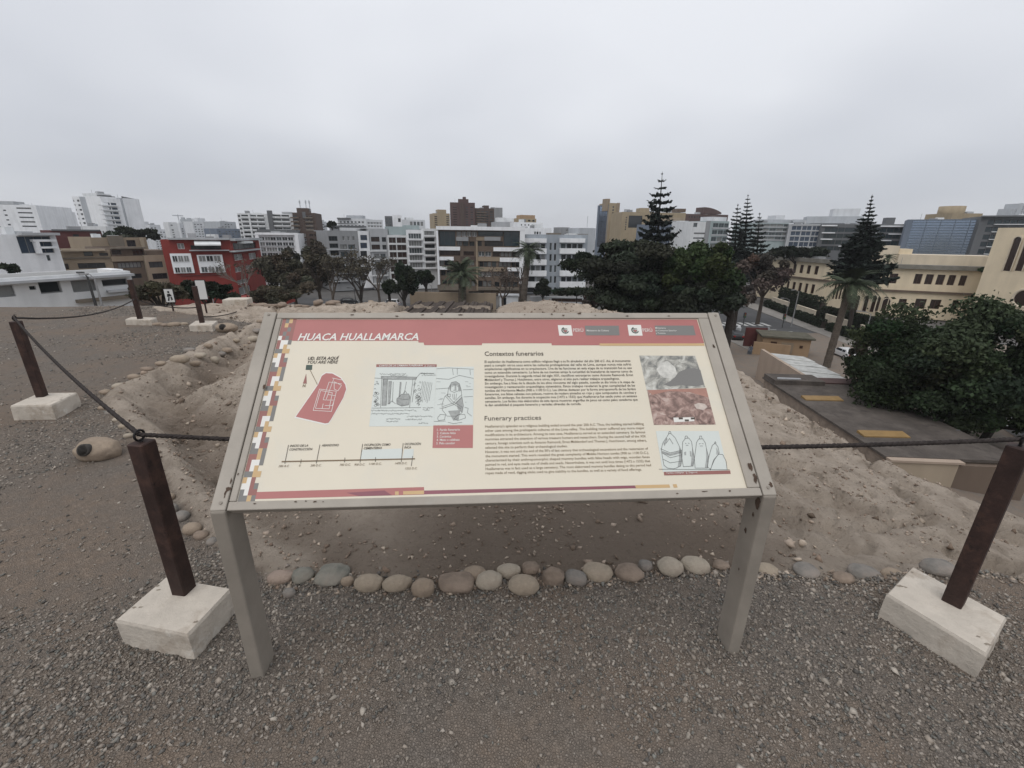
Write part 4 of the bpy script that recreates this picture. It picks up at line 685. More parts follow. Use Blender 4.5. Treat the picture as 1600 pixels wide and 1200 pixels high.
bare_tree('bare_tree', 'pale leafless tree spreading before the red wing', 92, 392, 404, 466, .9, L_BRN, 160, seed=21, bark=mat('pale_twigs', (.16, .14, .12), .95, .3, 2.))
bare_tree('bare_tree', 'fine twiggy bare tree left of the tall palm', 100, 785, 420, 466, 1.1, L_RED, 700, seed=17, lev=6)
bare_tree('bare_tree', 'slender pale forked tree leaning beside the trunk of the tall palm', 112, 812, 412, 462, .4, None, 0, seed=5, lev=4)
tree('broad_tree', 'dark rounded evergreen in front of the dark brown balconies', 92, 612, 652, 413, 478, L_HEDGE, .22, 9000, 24, px=632)
tree('broad_tree', 'second dark rounded evergreen below the bright white balconies', 104, 648, 682, 418, 452, L_HEDGE, .22, 6500, 18)
tree('shrub', 'low dark evergreen bush spreading left of the rounded evergreens', 98, 592, 622, 436, 462, L_HEDGE, .38, 1500, 10)
tree('hedge_tree', 'brown-green hedge tree behind the two far rope posts', 40, 205, 292, 440, 480, L_BRN, .12, 15000, 34, depth=.5, trunk=.2)
tree('hedge_tree', 'dark green hedge tree in front of the red building', 44, 282, 368, 438, 478, L_DARK, .12, 16000, 34, depth=.5, trunk=.2)
tree('hedge_tree', 'dark brown tree mass below the red wing and left of the bare trees', 60, 385, 470, 445, 482, L_BRN, .15, 16000, 34, depth=.6, trunk=.25)
tree('shrub', 'small round dark shrub in front of the white modern house', 60, 3, 26, 410, 432, L_DARK, .2, 900, 8, trunk=.1, base=-9)
tree('hedge_tree', 'green treetops showing over the tan penthouses', 125, 172, 240, 356, 382, L_DARK, .5, 1800, 14, trunk=.3)
tree('hedge_tree', 'line of green treetops in front of the office windows', 120, 1195, 1300, 386, 412, L_DARK, .45, 3200, 22, trunk=.3, depth=.3)
tree('shrub', 'small tree on the roof terrace of the grey flats', 133, 513, 524, 346, 357, L_DARK, .35, 420, 6, trunk=.1, base=1.0)
tree('shrub', 'bush on the roof corner beside the cream bell tower', 88, 1535, 1563, 415, 430, L_GRN, .25, 700, 8, trunk=.1, base=-5)
tree('street_tree', 'bare-branched grey shrub on the verge left of the huge ficus', 42, 1328, 1352, 530, 575, L_BRN, .2, 700, 9, trunk=.12)
pine('tallest star pine with wide open whorls, rising over the umbrella-shaped tree', 92, 1026, 268, 430, 43, 14, 5, lean=9, bottom=.36)
pine('slim left-hand star pine of the trio of small pines', 120, 1151, 318, 420, 24, 17, 7, bottom=.35, lean=2)
pine('tallest star pine of the trio of small pines', 122, 1166, 303, 420, 22, 20, 7, bottom=.3, lean=3)
pine('shortest right-hand star pine of the trio of small pines', 118, 1188, 332, 420, 22, 15, 7, bottom=.35, lean=-1)
pine('dense dark star pine standing before the cream school', 78, 1347, 304, 440, 44, 22, 8, dense=1.2, bottom=.42, lean=16, droop=.05)
palm('tall palm with a thick trunk in front of the blue-grey flats', 108, 826, 394, 818, 462, 4.4, .62, n=40)
palm('squat bushy palm in front of the big white frame', 98, 722, 431, 722, 470, 5.0, .75, n=44, dead=3, droop=.6)
palm('palm with a long leaning trunk before the arches of the cream school', 56, 1328, 446, 1288, 585, 3.7, .36, n=40, dead=3, droop=.7)
palm('small palm on the roof terrace left of the mirror blue glass', 92, 1388, 404, 1388, 414, 1.9, .18, base=-5, n=20, dead=0)
# hedges in front of the school
def hedge(label, pts, w, h, scallop=0, n=2600, size=.16, m=L_HEDGE, z=S):
    pts = np.array(pts); a, b = pts[0], pts[-1]; Ln = np.hypot(*(b - a)); u = (b - a) / Ln; nrm = np.array([-u[1], u[0]]); root = empty('hedge', (*a, z), math.atan2(u[1], u[0]), label, 'hedge')
    x = rng.uniform(0, Ln, n); top = h + (scallop * np.abs(np.sin(x * math.pi / 2.6)) if scallop else 0) + .15 * fbm(x, x * 0, 3); f = rng.random(n); zz = np.where(f < .4, top, top * rng.random(n)); y = np.where(f < .4, rng.uniform(-w / 2, w / 2, n), np.where(rng.random(n) < .7, -w / 2, w / 2)) + rng.normal(size=n) * .06
    N = np.stack([x * 0, np.where(f < .4, 0, np.sign(y)), np.where(f < .4, 1, .2)], 1).astype(float)
    link('crown', leaves(np.stack([x, y, zz], 1), N, size, m, rng.uniform(.6, 1.4, (n, 1)) * np.ones(3), .6), root)
    k = MB(); k.box(0, -w * .4, 0, Ln, w * .4, h * .95); k.build('stem_core', BARK_D, root); return root
hedge('tall dark hedge with a scalloped top in front of the far cream wing', [(70.5, 117), (67.5, 96)], 1.2, 3.3, .9, 3600)
hedge('long flat-topped dark hedge running below the arches of the cream school', [(67.2, 95), (68.0, 70)], 1.4, 2.6, 0, 4200)
hedge('low dark hedge along the pavement outside the cream boundary wall', [(64.3, 112), (60.2, 84)], 1.3, 1.3, .25, 3000)
hedge('low rounded hedge on the pavement near the red round sign', [(59.9, 82), (58.5, 66)], 1.3, 1.2, .3, 2200)
for i, (a, c, lab) in enumerate((((65.6, 112), (64.4, 103), 'far cream panel of the boundary wall behind the low hedge'), ((63.9, 99), (62.8, 91), 'middle cream panel of the boundary wall behind the low hedge'), ((62.3, 87), (61.4, 79), 'cream boundary wall panel left of the leaning palm trunk'), ((61.0, 76), (60.2, 69), 'cream boundary wall panel right of the leaning palm trunk'))):
    d = np.subtract(c, a); Ln = float(np.hypot(*d)); b = MB(); b.box(0, -.12, 0, Ln, .12, 2.2); b.box(-.05, -.18, 2.2, Ln + .05, .18, 2.32)
    o = tag(b.build('boundary_wall', CREAM2), lab, 'wall'); o.location = (*a, S); o.rotation_euler = (0, 0, math.atan2(d[1], d[0]))
# ------------------------------------------------------------------ vehicles and street furniture
TYRE = mat('tyre_rubber', (.02, .02, .02), .9, .1); CARGL = glass('car_glass', (.02, .025, .03), .06); CHROME = mat('wheel_rim', (.35, .35, .36), .35, .05, metal=.6); RLAMP = mat('tail_lamp', (.3, .02, .02), .3, .05); HLAMP = mat('head_lamp', (.6, .6, .58), .2, .05)
def car(label, x, y, rz, paint, suv=False, group='vehicles in the streets'):
    root = empty('parked_car', (x, y, S - .12), rz, label, 'car', group); h = 1.72 if suv else 1.45
    body = [(-2.15, .35), (2.15, .35), (2.2, .75), (1.9, .9), (1.05, 1.0), (-2.1, 1.02), (-2.2, .8)]
    cab = [(1.15, .98), (.45, h), (-1.75 if suv else -1.25, h), (-2.08 if suv else -1.9, .99)]
    def ext(prof, w0, w1, m=None):
        b = MB(); n = len(prof); b.v = [(p[0], -(w0 if p[1] < 1.2 else w1), p[1]) for p in prof] + [(p[0], (w0 if p[1] < 1.2 else w1), p[1]) for p in prof]
        b.f = [tuple(range(n))[::-1], tuple(range(n, 2 * n))] + [(i, (i + 1) % n, n + (i + 1) % n, n + i) for i in range(n)]; b.m = [0] * len(b.f); return b
    bevel(ext(body, .88, .88).build('body', paint, root), .08); bevel(ext(cab, .84, .68).build('cabin', paint, root), .05)
    g = MB()
    for sg in (-1, 1):
        for x0, x1 in ((-1.62 if suv else -1.2, -.55), (-.45, .62)):
            g.face([(x0, sg * .848, 1.06), (x1 + (.25 if x1 > 0 else 0), sg * .848, 1.06), (x1, sg * .712, h - .1), (x0, sg * .712, h - .1)])
    g.face([(1.12, -.72, 1.04), (1.12, .72, 1.04), (.52, .6, h - .05), (.52, -.6, h - .05)]); xb = -2.06 if suv else -1.86; g.face([(xb - .03, -.7, 1.08), (xb - .03, .7, 1.08), (xb + .27 if suv else xb + .55, .6, h - .08), (xb + .27 if suv else xb + .55, -.6, h - .08)]); g.build('window', CARGL, root)
    for sx in (-1.35, 1.35):
        for sy in (-.8, .8):
            w = MB(); w.tube([(0, -.11, 0), (0, .11, 0)], .34, 14); o = w.build('wheel', TYRE, root, True, loc=(sx, sy, .34)); r = MB(); r.tube([(0, -.118, 0), (0, .118, 0)], .2, 10); r.build('rim', CHROME, o)
    for sy in (-.66, .66):
        l = MB(); l.box(2.1, sy - .18, .68, 2.22, sy + .18, .84); l.build('headlight', HLAMP, root); l = MB(); l.box(-2.22, sy - .16, .72, -2.12, sy + .16, .95); l.build('tail_light', RLAMP, root)
PW = mat('white_car_paint', (.62, .62, .62), .3, .02, spec=.5); PG = mat('grey_car_paint', (.16, .17, .175), .3, .02, spec=.5); PD = mat('black_car_paint', (.03, .03, .032), .3, .02, spec=.5); PS = mat('silver_car_paint', (.33, .34, .34), .3, .02, spec=.5)
q = atz(610, 478, S); car('white estate car on the street in front of the round dark evergreen', q[0], q[1], math.pi, PW, True)
q = atz(545, 474, S); car('dark car parked on the street behind the bare trees', q[0], q[1], .3, PD)
q = atz(1587, 665, S); car('white car half hidden behind the trunks of the huge ficus', q[0], q[1], 1.3, PW)
q = atz(1600, 690, S); car('silver-green car nearest behind the huge ficus at the right edge', q[0], q[1] , 1.2, PS)
q = atz(1326, 560, S); car('white car parked by the verge left of the huge ficus', q[0], q[1] + 1, 1.5, PW)
q = atz(1135, 478, S); car('grey car at the far end of the road beyond the crossing', q[0] + 2, q[1], 1.62, PG)
q = atz(1143, 528, S); car('black car parked beside the concrete post behind the sign', q[0] + .5, q[1], 1.4, PD)
POLE = mat('grey_pole', (.25, .25, .25), .5, .1); POLED = mat('dark_pole', (.05, .05, .05), .6, .1); SIGNR = mat('red_sign', (.45, .06, .03), .5, .05)
def lamp_post(label, bx, by, yt, r=.09, m=POLE, arm=1.4, base=S):
    p = atz(bx, by, base); t = aty(bx, yt, p[1]); H = t[2] - base; o = empty('street_lamp', (p[0], p[1], base), random.uniform(2.6, 3.6), label, 'street lamp', 'street lamps')
    b = MB(); b.tube([(0, 0, 0), (0, 0, H)], [r * 1.3, r * .8], 8); b.build('pole', m, o)
    b = MB(); b.tube([(0, 0, H - .1), (arm * .5, 0, H + .25), (arm, 0, H + .3)], .045, 6); b.build('arm', m, o); b = MB(); b.box(arm - .1, -.14, H + .22, arm + .55, .14, H + .36); b.build('lamp_head', m, o)
lamp_post('pale lamp post on the school pavement in front of the slit windows', 1236, 511, 455); lamp_post('slim grey lamp post just left of the pale one, by the low hedge', 1226, 503, 468, .07)
lamp_post('grey lamp post beside the squat palm', 675, 474, 446, .07); lamp_post('thin pale lamp post by the red round sign', 1346, 545, 490, .07); lamp_post('grey street lamp among the hedge trees near the far rope posts', 334, 474, 446, .05, base=-6)
lamp_post('dark lamp post beside the bare tree with the thick trunk', 556, 474, 452, .08, POLED); lamp_post('dark utility pole at the end of the long white shed', 150, 478, 432, .09, POLED, .6, base=-5); lamp_post('pale utility pole just right of the dark one by the long white shed', 160, 478, 434, .07, POLE, .5, base=-5)
def signal(label, bx, by, yt):
    p = atz(bx, by, S); H = aty(bx, yt, p[1])[2] - S; o = empty('traffic_light', (p[0], p[1], S), 0, label, 'traffic light'); b = MB(); b.tube([(0, 0, 0), (0, 0, H - .9)], .08, 8); b.build('pole', POLED, o); b = MB(); b.box(-.2, -.16, H - .95, .2, .16, H + .1); b.build('signal_head', POLED, o)
    for k, c in enumerate(((.2, .02, .02), (.25, .15, .02), (.02, .15, .04))): b = MB(); b.tube([(0, -.17, H - .07 - k * .33), (0, -.24, H - .07 - k * .33)], .11, 10); b.build('lens', mat('signal_lens_%s' % 'red amber green'.split()[k], c, .3, 0), o)
signal('dark traffic light at the zebra crossing', 1161, 508, 489); signal('dark traffic light on the school pavement beside the low hedge', 1222, 512, 491)
p = atz(1349, 552, S); o = empty('road_sign', (p[0], p[1], S), 0, 'round orange-red road sign on a thin pole in front of the school hedge', 'road sign'); H = aty(1349, 515, p[1])[2] - S
b = MB(); b.tube([(0, 0, 0), (0, 0, H + .3)], .04, 6); b.build('pole', POLE, o); b = MB(); b.tube([(0, -.05, H), (0, -.08, H)], .42, 20); b.build('disc', SIGNR, o)
p = atz(1152, 527, S); o = empty('concrete_post', (p[0], p[1], S), 0, 'stout pale concrete post with a domed top on the corner behind the sign', 'post'); b = MB(); b.tube([(0, 0, 0), (0, 0, 1.7), (0, 0, 1.8)], [.42, .4, .3], 12); b.build('shaft', LGREY, o); b = MB(); b.tube([(0, 0, 1.8), (0, 0, 2.05), (0, 0, 2.15)], [.24, .2, .08], 10); b.build('cap', WHITE2, o)
# seated person by the maroon gate: one skinned body, hair and clothes as children
def person(label, x, y, z, rz):
    root = empty('person', (x, y, z), rz, label, 'person')
    J = [((0, 0, .5), .15), ((0, .02, .72), .14), ((0, .0, .98), .16), ((0, .0, 1.12), .06), ((0, .06, 1.24), .095), ((0, .05, 1.34), .085),
         ((.2, 0, 1.02), .07), ((.27, .12, .78), .055), ((.16, .34, .66), .04), ((-.2, 0, 1.02), .07), ((-.27, .12, .78), .055), ((-.16, .34, .66), .04),
         ((.12, .12, .5), .1), ((.14, .48, .55), .075), ((.14, .46, .08), .05), ((.15, .6, .04), .045), ((-.12, .12, .5), .1), ((-.14, .48, .55), .075), ((-.14, .46, .08), .05), ((-.15, .6, .04), .045)]
    E_ = [(0, 1), (1, 2), (2, 3), (3, 4), (4, 5), (2, 6), (6, 7), (7, 8), (2, 9), (9, 10), (10, 11), (0, 12), (12, 13), (13, 14), (14, 15), (0, 16), (16, 17), (17, 18), (18, 19)]
    me = bpy.data.meshes.new('body'); me.from_pydata([j[0] for j in J], E_, []); me.materials.append(mat('grey_blue_clothes', (.10, .115, .14), .9, .1)); o = link('body', me, root); o.modifiers.new('skin', 'SKIN')
    for v, j in zip(me.skin_vertices[0].data, J): v.radius = (j[1], j[1])
    me.skin_vertices[0].data[0].use_root = True; sb = o.modifiers.new('sub', 'SUBSURF'); sb.levels = sb.render_levels = 1
    h = MB(); h.tube([(0, .02, 1.26), (0, .02, 1.38), (0, .04, 1.44)], [.1, .1, .05], 10); h.build('hair', mat('dark_hair', (.015, .012, .01), .8, 0), root, True); f = MB(); f.tube([(0, .13, 1.2), (0, .155, 1.26), (0, .13, 1.34)], [.05, .06, .05], 8); f.build('face', mat('skin_tone', (.35, .2, .14), .6, 0), root, True)
    s_ = MB(); s_.box(-.2, -.2, 0, .2, .2, .42); s_.build('stool', DGREY, root)
p = atz(1172, 553, S); person('person in grey-blue clothes sitting beside the dark maroon gate', p[0], p[1], S, 2.2)
# ------------------------------------------------------------------ rope posts on white concrete blocks
CONC = mat('whitewashed_concrete', (.50, .45, .385), .9, .14, 6., .6, 25., dirt=((.31, .255, .20), 3.6, .52, .68), spots=((.58, .545, .49), 9., .60, .68)); STEEL = mat('dark_rusty_post', (.040, .023, .019), .65, .35, 9., .4, 50., dirt=((.085, .045, .032), 9., .5, .72), spots=((.02, .013, .012), 22., .58, .68)); IRON = mat('blackened_ring', (.02, .018, .018), .5, .2, 8., metal=.4)
ROPEM = mat('dark_rope', (.032, .026, .024), .95, .4, 60., .0)
CHIPM = mat('bare_concrete', (.23, .195, .155), .95, .25, 20.)
def block_mesh(b, quad, h, rag=.007):
    quad = [np.array(p[:2]) for p in quad]; n = 7; ring = []
    for i in range(4):
        a, c = quad[i], quad[(i + 1) % 4]
        for k in range(n): ring.append(a + (c - a) * k / n)
    m = len(ring); cen = sum(quad) / 4; k0 = len(b.v)
    for z, sc, r in ((-.03, 1.0, rag), (h * .3, 1.0, rag * .35), (h - .012, .995, rag * .15), (h, .96, 0)):
        for p in ring: q = cen + (p - cen) * sc + np.array([random.uniform(-1, 1), random.uniform(-1, 1)]) * r; b.v.append((q[0], q[1], z + random.uniform(-1, 1) * r * .3))
    for L in range(3):
        for i in range(m): j = (i + 1) % m; b.f.append((k0 + L * m + i, k0 + L * m + j, k0 + (L + 1) * m + j, k0 + (L + 1) * m + i)); b.m.append(0)
    b.f.append(tuple(k0 + 3 * m + i for i in range(m))); b.m.append(0)
def rope_post(label, L, F, Rr, base_px, top_px, h=.12, w=.03, ring=True, lean=0):
    Lp, Fp, Rp = atz(*L, h), atz(*F, h), atz(*Rr, h); Bp = Lp + Rp - Fp; c = (Lp + Rp) / 2; g = height(c[0], c[1])
    root = empty('rope_post', (c[0], c[1], 0), 0, label, 'rope post', 'rope barrier posts around the platform'); b = MB(); block_mesh(b, [p - c for p in (Fp, Rp, Bp, Lp)], h); b.build('concrete_base', CONC, root)
    for k in range(5):
        a_, e_ = random.uniform(.12, .88), random.choice((random.uniform(.03, .14), random.uniform(.86, .97))); q_ = Fp + (Rp - Fp) * a_ + (Lp - Fp) * e_ - c; r_ = random.uniform(.005, .014); b = MB(); b.face([(q_[0] + r_ * math.cos(t) * random.uniform(.5, 1.5), q_[1] + r_ * .6 * math.sin(t) * random.uniform(.5, 1.4), h + .0008) for t in np.linspace(0, 6.283, 11)[:-1]]); b.build('paint_chip', CHIPM, root)
    p = atz(*base_px, h); r = ray(*top_px); t = p[1] / r[1]; zt = 1.5 + t * r[2]; u = (Rp - Fp)[:2]; u = u / np.linalg.norm(u); v = np.array([-u[1], u[0]]); q = p[:2] - c[:2]
    b = MB(); b.prism([q + w * (a * u + e * v) for a, e in ((-1, -1), (1, -1), (1, 1), (-1, 1))], h - .02, zt); bevel(b.build('post', STEEL, root), .004, 1)
    top = np.array([p[0], p[1], zt])
    if ring:
        R_ = .019; k = MB(); k.tube([(q[0], q[1], zt - .01), (q[0], q[1], zt + .006)], .006, 6); pts = [(q[0] + R_ * math.cos(a) * u[0], q[1] + R_ * math.cos(a) * u[1], zt + .006 + R_ + R_ * math.sin(a)) for a in np.linspace(0, 2 * math.pi, 19)]; k.tube(pts, .0042, 6, cap=False); k.build('ring', IRON, root, True)
    return top + np.array([0, 0, .028 if ring else -.03])
t1 = rope_post('leftmost dark rope post on a white block, gravel all round it', (15, 634), (80, 633), (121, 613), (66, 619), (33, 502))
t2 = rope_post('nearest left rope post on a big white block beside the sign leg', (179, 969), (293, 992), (362, 919), (288, 922), (218, 690))
t3 = rope_post('right-hand rope post on a white block by the dirt slope', (1385, 927), (1543, 1023), (1575, 965), (1489, 940), (1592, 697))
t4 = rope_post('far rope post standing in front of the brown hedge tree', (195, 499), (236, 500), (245, 496), (219, 498), (206, 437), .10, .032, False)
t5 = rope_post('far rope post on a white block next to the white tilted plaque', (295, 508), (331, 508), (340, 501), (316, 504), (303, 447), .10, .032, False)
def rope(label, a, b_, sag, r=.0085, seg=60):
    a, b_ = np.array(a), np.array(b_); P = [a + (b_ - a) * t - np.array([0, 0, sag * 4 * t * (1 - t)]) for t in np.linspace(0, 1, seg)]; L = np.linalg.norm(b_ - a); root = None; m = MB()
    d = (b_ - a) / L; s1 = np.cross(d, [0, 0, 1]); s1 /= np.linalg.norm(s1); s2 = np.cross(s1, d)
    for k in range(3):                                      # three twisted strands
        q = []
        for i in range(seg * 4):
            t = i / (seg * 4 - 1); p = a + (b_ - a) * t - np.array([0, 0, sag * 4 * t * (1 - t)]); w = t * L / .055 * 6.283 + k * 2.094; q.append(p + (math.cos(w) * s1 + math.sin(w) * s2) * r * .5)
        m.tube(q, r * .62, 5, cap=True)
    return tag(m.build('rope', ROPEM, None, True), label, 'rope', 'ropes of the barrier')
rope('dark rope passing behind the sign from the left post to the right post', t2, t3, .045)
rope('dark rope slanting from the leftmost post to the nearest left post', t1, t2, .05)
rope('dark rope running back from the leftmost post to the far post', t1, t4 - np.array([0, 0, .28]), .10)
rope('thin far rope between the two far posts, hanging low over the gravel', t4 - np.array([0, 0, .28]), t5 - np.array([0, 0, .3]), .06, .008)
rope('thin far rope trailing from the plaque post to the white end block', t5 - np.array([0, 0, .45]), atz(395, 474, .05), .08, .008)
def white_block(label, px, w, d, h, rz=0):
    p = atz(*px, 0); b = MB(); block_mesh(b, [(-w / 2, -d / 2), (w / 2, -d / 2), (w / 2, d / 2), (-w / 2, d / 2)], h); o = tag(b.build('concrete_block', CONC), label, 'block'); o.location = (p[0], p[1], height(p[0], p[1])); o.rotation_euler = (0, 0, rz); return o
white_block('white concrete block at the far edge right of the plaque post', (373, 478), .46, .34, .12, .2); white_block('low white concrete block further along the far edge, before the bare trees', (467, 477), .40, .3, .10)
PLQ = mat('plaque_white', (.6, .6, .58), .6, .05); BLK = mat('print_black', (.02, .02, .02), .6, 0)
def plaque(label, cx, cy, by, w, h, person_mark):
    q = atz(cx + 6, by, 0); z = aty(cx, cy, q[1])[2]; g = height(q[0], q[1]); o = empty('plaque', (q[0], q[1], g), .25, label, 'plaque'); z -= g
    b = MB(); b.box(-.012, .012, -.05, .012, .03, z + h / 2); b.build('stake', STEEL, o); b = MB(); b.box(-w / 2 - .012, 0, z - h / 2 - .012, w / 2 + .012, .01, z + h / 2 + .012); b.build('backing', BLK, o); b = MB(); b.box(-w / 2, -.004, z - h / 2, w / 2, -.0005, z + h / 2); b.build('face', PLQ, o)
    if person_mark:
        b = MB(); pr = lambda P: b.face([(x * w, -.006, z + y * h) for x, y in P]); pr([(-.12, .2), (.1, .2), (.1, .36), (-.12, .36)]); pr([(-.28, -.1), (.3, -.02), (.12, .16), (-.2, .14)]); pr([(-.3, -.4), (-.1, -.4), (.02, -.1), (-.12, -.08)]); pr([(.14, -.38), (.34, -.3), (.24, -.06), (.1, -.1)]); b.build('pictogram', BLK, o)
plaque('small white plaque with a black walking figure between the far rope posts', 265, 462, 489, .14, .24, True); plaque('taller blank white plaque with a black rim beside the far rope post', 317, 453, 492, .15, .34, False)
# ------------------------------------------------------------------ stones
SM = {k: mat('stone_' + k, c, .92, .3, 9., .9, 30., dirt=(dc, 7., .42, .68), spots=((.06, .05, .04), 40., .66, .74)) for k, c, dc in (('beige', (.33, .275, .21), (.26, .21, .16)), ('tan', (.30, .24, .18), (.22, .17, .13)), ('grey', (.19, .178, .16), (.25, .21, .18)), ('green', (.185, .182, .155), (.24, .21, .175)), ('brown', (.215, .168, .13), (.27, .21, .165)), ('pale', (.37, .322, .255), (.3, .25, .2)), ('pink', (.32, .25, .205), (.24, .185, .145)))}
def ico(sub):
    import bmesh
    bm = bmesh.new(); bmesh.ops.create_icosphere(bm, subdivisions=sub, radius=1); V = np.array([v.co[:] for v in bm.verts]); F = np.array([[v.index for v in f.verts] for f in bm.faces]); bm.free(); return V, F
ICO = {k: ico(k) for k in (1, 2, 3, 4)}
def noise3(P, s, seed):
    return (fbm(P[:, 0] * s + seed, P[:, 1] * s + 7.7, 3, seed) + fbm(P[:, 1] * s + 3 + seed, P[:, 2] * s + 1.7, 3, seed + 5) + fbm(P[:, 2] * s + 9, P[:, 0] * s + seed * .7, 3, seed + 9)) / 1.5
def stone_mesh(sx, sy, sz, seed, rough=.18, sub=3, sq=1.0):
    V, F = ICO[sub]; V = np.sign(V) * np.abs(V) ** sq; V = V * (1 + rough * noise3(V, 1.1, seed)[:, None] + rough * .45 * noise3(V, 3.1, seed + 3)[:, None])
    return np_mesh('stone', V * np.array([sx, sy, sz]), F, SM['tan'], None, True)
def stone(label, cx, cy, w, h, m, seed, rough=.16, rz=0., sq=1., group=None, sub=3, sink=.25):
    p = atz(cx, cy + h * .30, 0); D_ = float(np.dot(p - EYE, FWD)); w, h = w * .93, h * .93; sx = w / 2 * D_ / FPX; sz = max(h * .5 * D_ / FPX * .92, sx * .42); sy = sx * random.uniform(.6, .95)
    me = stone_mesh(sx, sy, sz, seed, rough, sub, sq); me.materials[0] = SM[m]; o = link('stone', me, None, (p[0], p[1] + .01, height(p[0], p[1]) + sz * (1 - sink * 2.2)), rz); return tag(o, label, 'stone', group)
ORD = 'first second third fourth fifth sixth seventh eighth ninth tenth eleventh twelfth thirteenth fourteenth fifteenth sixteenth seventeenth eighteenth nineteenth twentieth twenty-first twenty-second twenty-third twenty-fourth twenty-fifth twenty-sixth twenty-seventh twenty-eighth twenty-ninth thirtieth thirty-first thirty-second thirty-third thirty-fourth'.split()
ROW = [(437, 902, 42, 21, 'pink', 'pinkish flat stone first in the row, right beside the left sign leg', .1), (472, 899, 38, 21, 'green', 'dark greenish slab stone leaning second in the row', .5), (517, 897, 54, 24, 'green', 'large grey-green flat stone third in the row', -.1), (506, 914, 17, 13, 'grey', 'tiny grey pebble in front of the large grey-green flat stone', 0), (451, 928, 22, 19, 'grey', 'small dark grey stone lying alone nearest the left sign leg', 0), (542, 909, 20, 20, 'tan', 'small angular tan stone between the grey-green stone and the beige ovals', .3),
       (576, 909, 49, 31, 'beige', 'smooth beige oval stone, first of the large pale ones under the sign', .05), (620, 910, 48, 31, 'beige', 'speckled beige stone with a notched lower left corner', .15), (662, 915, 43, 36, 'tan', 'round tan stone, the roundest in the row', 0), (712, 910, 57, 31, 'brown', 'broad brown irregular stone with a jagged top', 0), (741, 896, 42, 18, 'tan', 'flat tan stone tucked behind the broad brown one', 0), (764, 905, 45, 31, 'pale', 'pale knobbly stone with a dent on top, centre of the row', 0), (795, 894, 42, 16, 'pale', 'thin pale stone lying behind the centre of the row', .1),
       (817, 912, 54, 34, 'beige', 'big grey-beige oval stone protruding to the front, centre right of the row', -.1), (829, 887, 33, 19, 'brown', 'rough brown stone behind the big grey-beige oval', 0), (865, 899, 40, 40, 'brown', 'tall blocky brown stone standing up highest in the row', 0), (901, 902, 37, 28, 'grey', 'dark grey tapering stone right of the tall blocky brown stone', -.2), (934, 894, 48, 21, 'beige', 'slanting beige flat stone right of the dark grey one', -.2), (984, 894, 44, 25, 'brown', 'dull lumpy brown stone half buried right of the slanting beige stone', 0), (1009, 884, 24, 20, 'grey', 'upright little grey stone beside the dull lumpy one', 0), (970, 901, 12, 8, 'pale', 'pale chip at the foot of the dull lumpy brown stone', 0),
       (1048, 885, 43, 28, 'pale', 'smooth pale egg-shaped stone right of centre', 0), (1088, 883, 46, 20, 'pale', 'pale wedge stone right beside the egg-shaped one', -.1), (1127, 884, 32, 16, 'brown', 'low brown stone just left of the right sign leg', 0), (1200, 886, 42, 18, 'beige', 'low beige stone just right of the right sign leg', 0), (1262, 889, 40, 14, 'grey', 'flat grey stone buried right of the right sign leg', 0), (1355, 886, 52, 22, 'grey', 'dark grey rock half buried left of the right post block', 0), (1320, 903, 34, 14, 'brown', 'brown half buried rock nearest the gravel before the right post block', 0), (1468, 884, 58, 26, 'grey', 'dark rough rock right behind the right post block', 0), (1400, 884, 36, 18, 'tan', 'small tan rock between the two dark rocks behind the right block', 0)]
for i, (cx, cy, w, h, m, lab, rz) in enumerate(ROW): stone(lab, cx, cy, w, h, m, 11 + i, .5 if m in ('brown', 'green') else .3, rz, .86 if 'blocky' in lab or 'angular' in lab else .96, 'stones edging the gravel under the sign')
COLS = [(331, 847, 19, 15, 'grey'), (313, 837, 26, 18, 'brown'), (299, 826, 32, 21, 'tan'), (283, 807, 26, 19, 'grey'), (271, 794, 15, 24, 'grey'), (262, 777, 20, 18, 'tan'), (182, 655, 15, 9, 'pale'), (199, 680, 15, 10, 'pale'), (191, 666, 17, 10, 'beige'), (172, 643, 20, 10, 'grey'), (160, 636, 18, 9, 'tan'), (215, 700, 14, 10, 'grey'), (226, 718, 17, 12, 'brown'), (240, 742, 18, 13, 'tan'), (252, 760, 18, 14, 'grey')]
COLS.sort(key=lambda t: -t[1])
for i, (cx, cy, w, h, m) in enumerate(COLS): stone(ORD[i] + ' cobble from the left sign leg in the diagonal edging', cx, cy, w, h, m, 60 + i, .2, random.uniform(-.5, .5), .95, 'cobbles of the diagonal edging', 2)
EDG = [(185, 603, 22, 9, 'pale'), (163, 612, 20, 8, 'tan'), (210, 594, 22, 8, 'tan'), (232, 584, 22, 8, 'brown'), (252, 574, 18, 8, 'tan'), (282, 566, 28, 15, 'beige'), (302, 562, 18, 10, 'tan'), (297, 551, 20, 8, 'grey'), (312, 555, 20, 10, 'pale'), (332, 548, 14, 15, 'pale'), (341, 541, 18, 8, 'grey'), (326, 545, 14, 10, 'tan'), (350, 537, 22, 9, 'tan'), (367, 527, 16, 8, 'beige'), (377, 524, 18, 7, 'tan'), (392, 518, 22, 8, 'pale'), (400, 512, 16, 8, 'grey'), (408, 506, 14, 7, 'tan'), (246, 507, 16, 6, 'tan'), (258, 508, 16, 7, 'brown'), (272, 507, 20, 8, 'tan'), (286, 506, 14, 7, 'beige')]
EDG.sort(key=lambda t: -t[1])
for i, (cx, cy, w, h, m) in enumerate(EDG): stone(ORD[i] + ' rough stone along the pit wall, counting from the leftmost post', cx, cy, w, h, m, 90 + i, .34, random.uniform(-.6, .6), .8, 'stones of the low wall by the pit', 2)
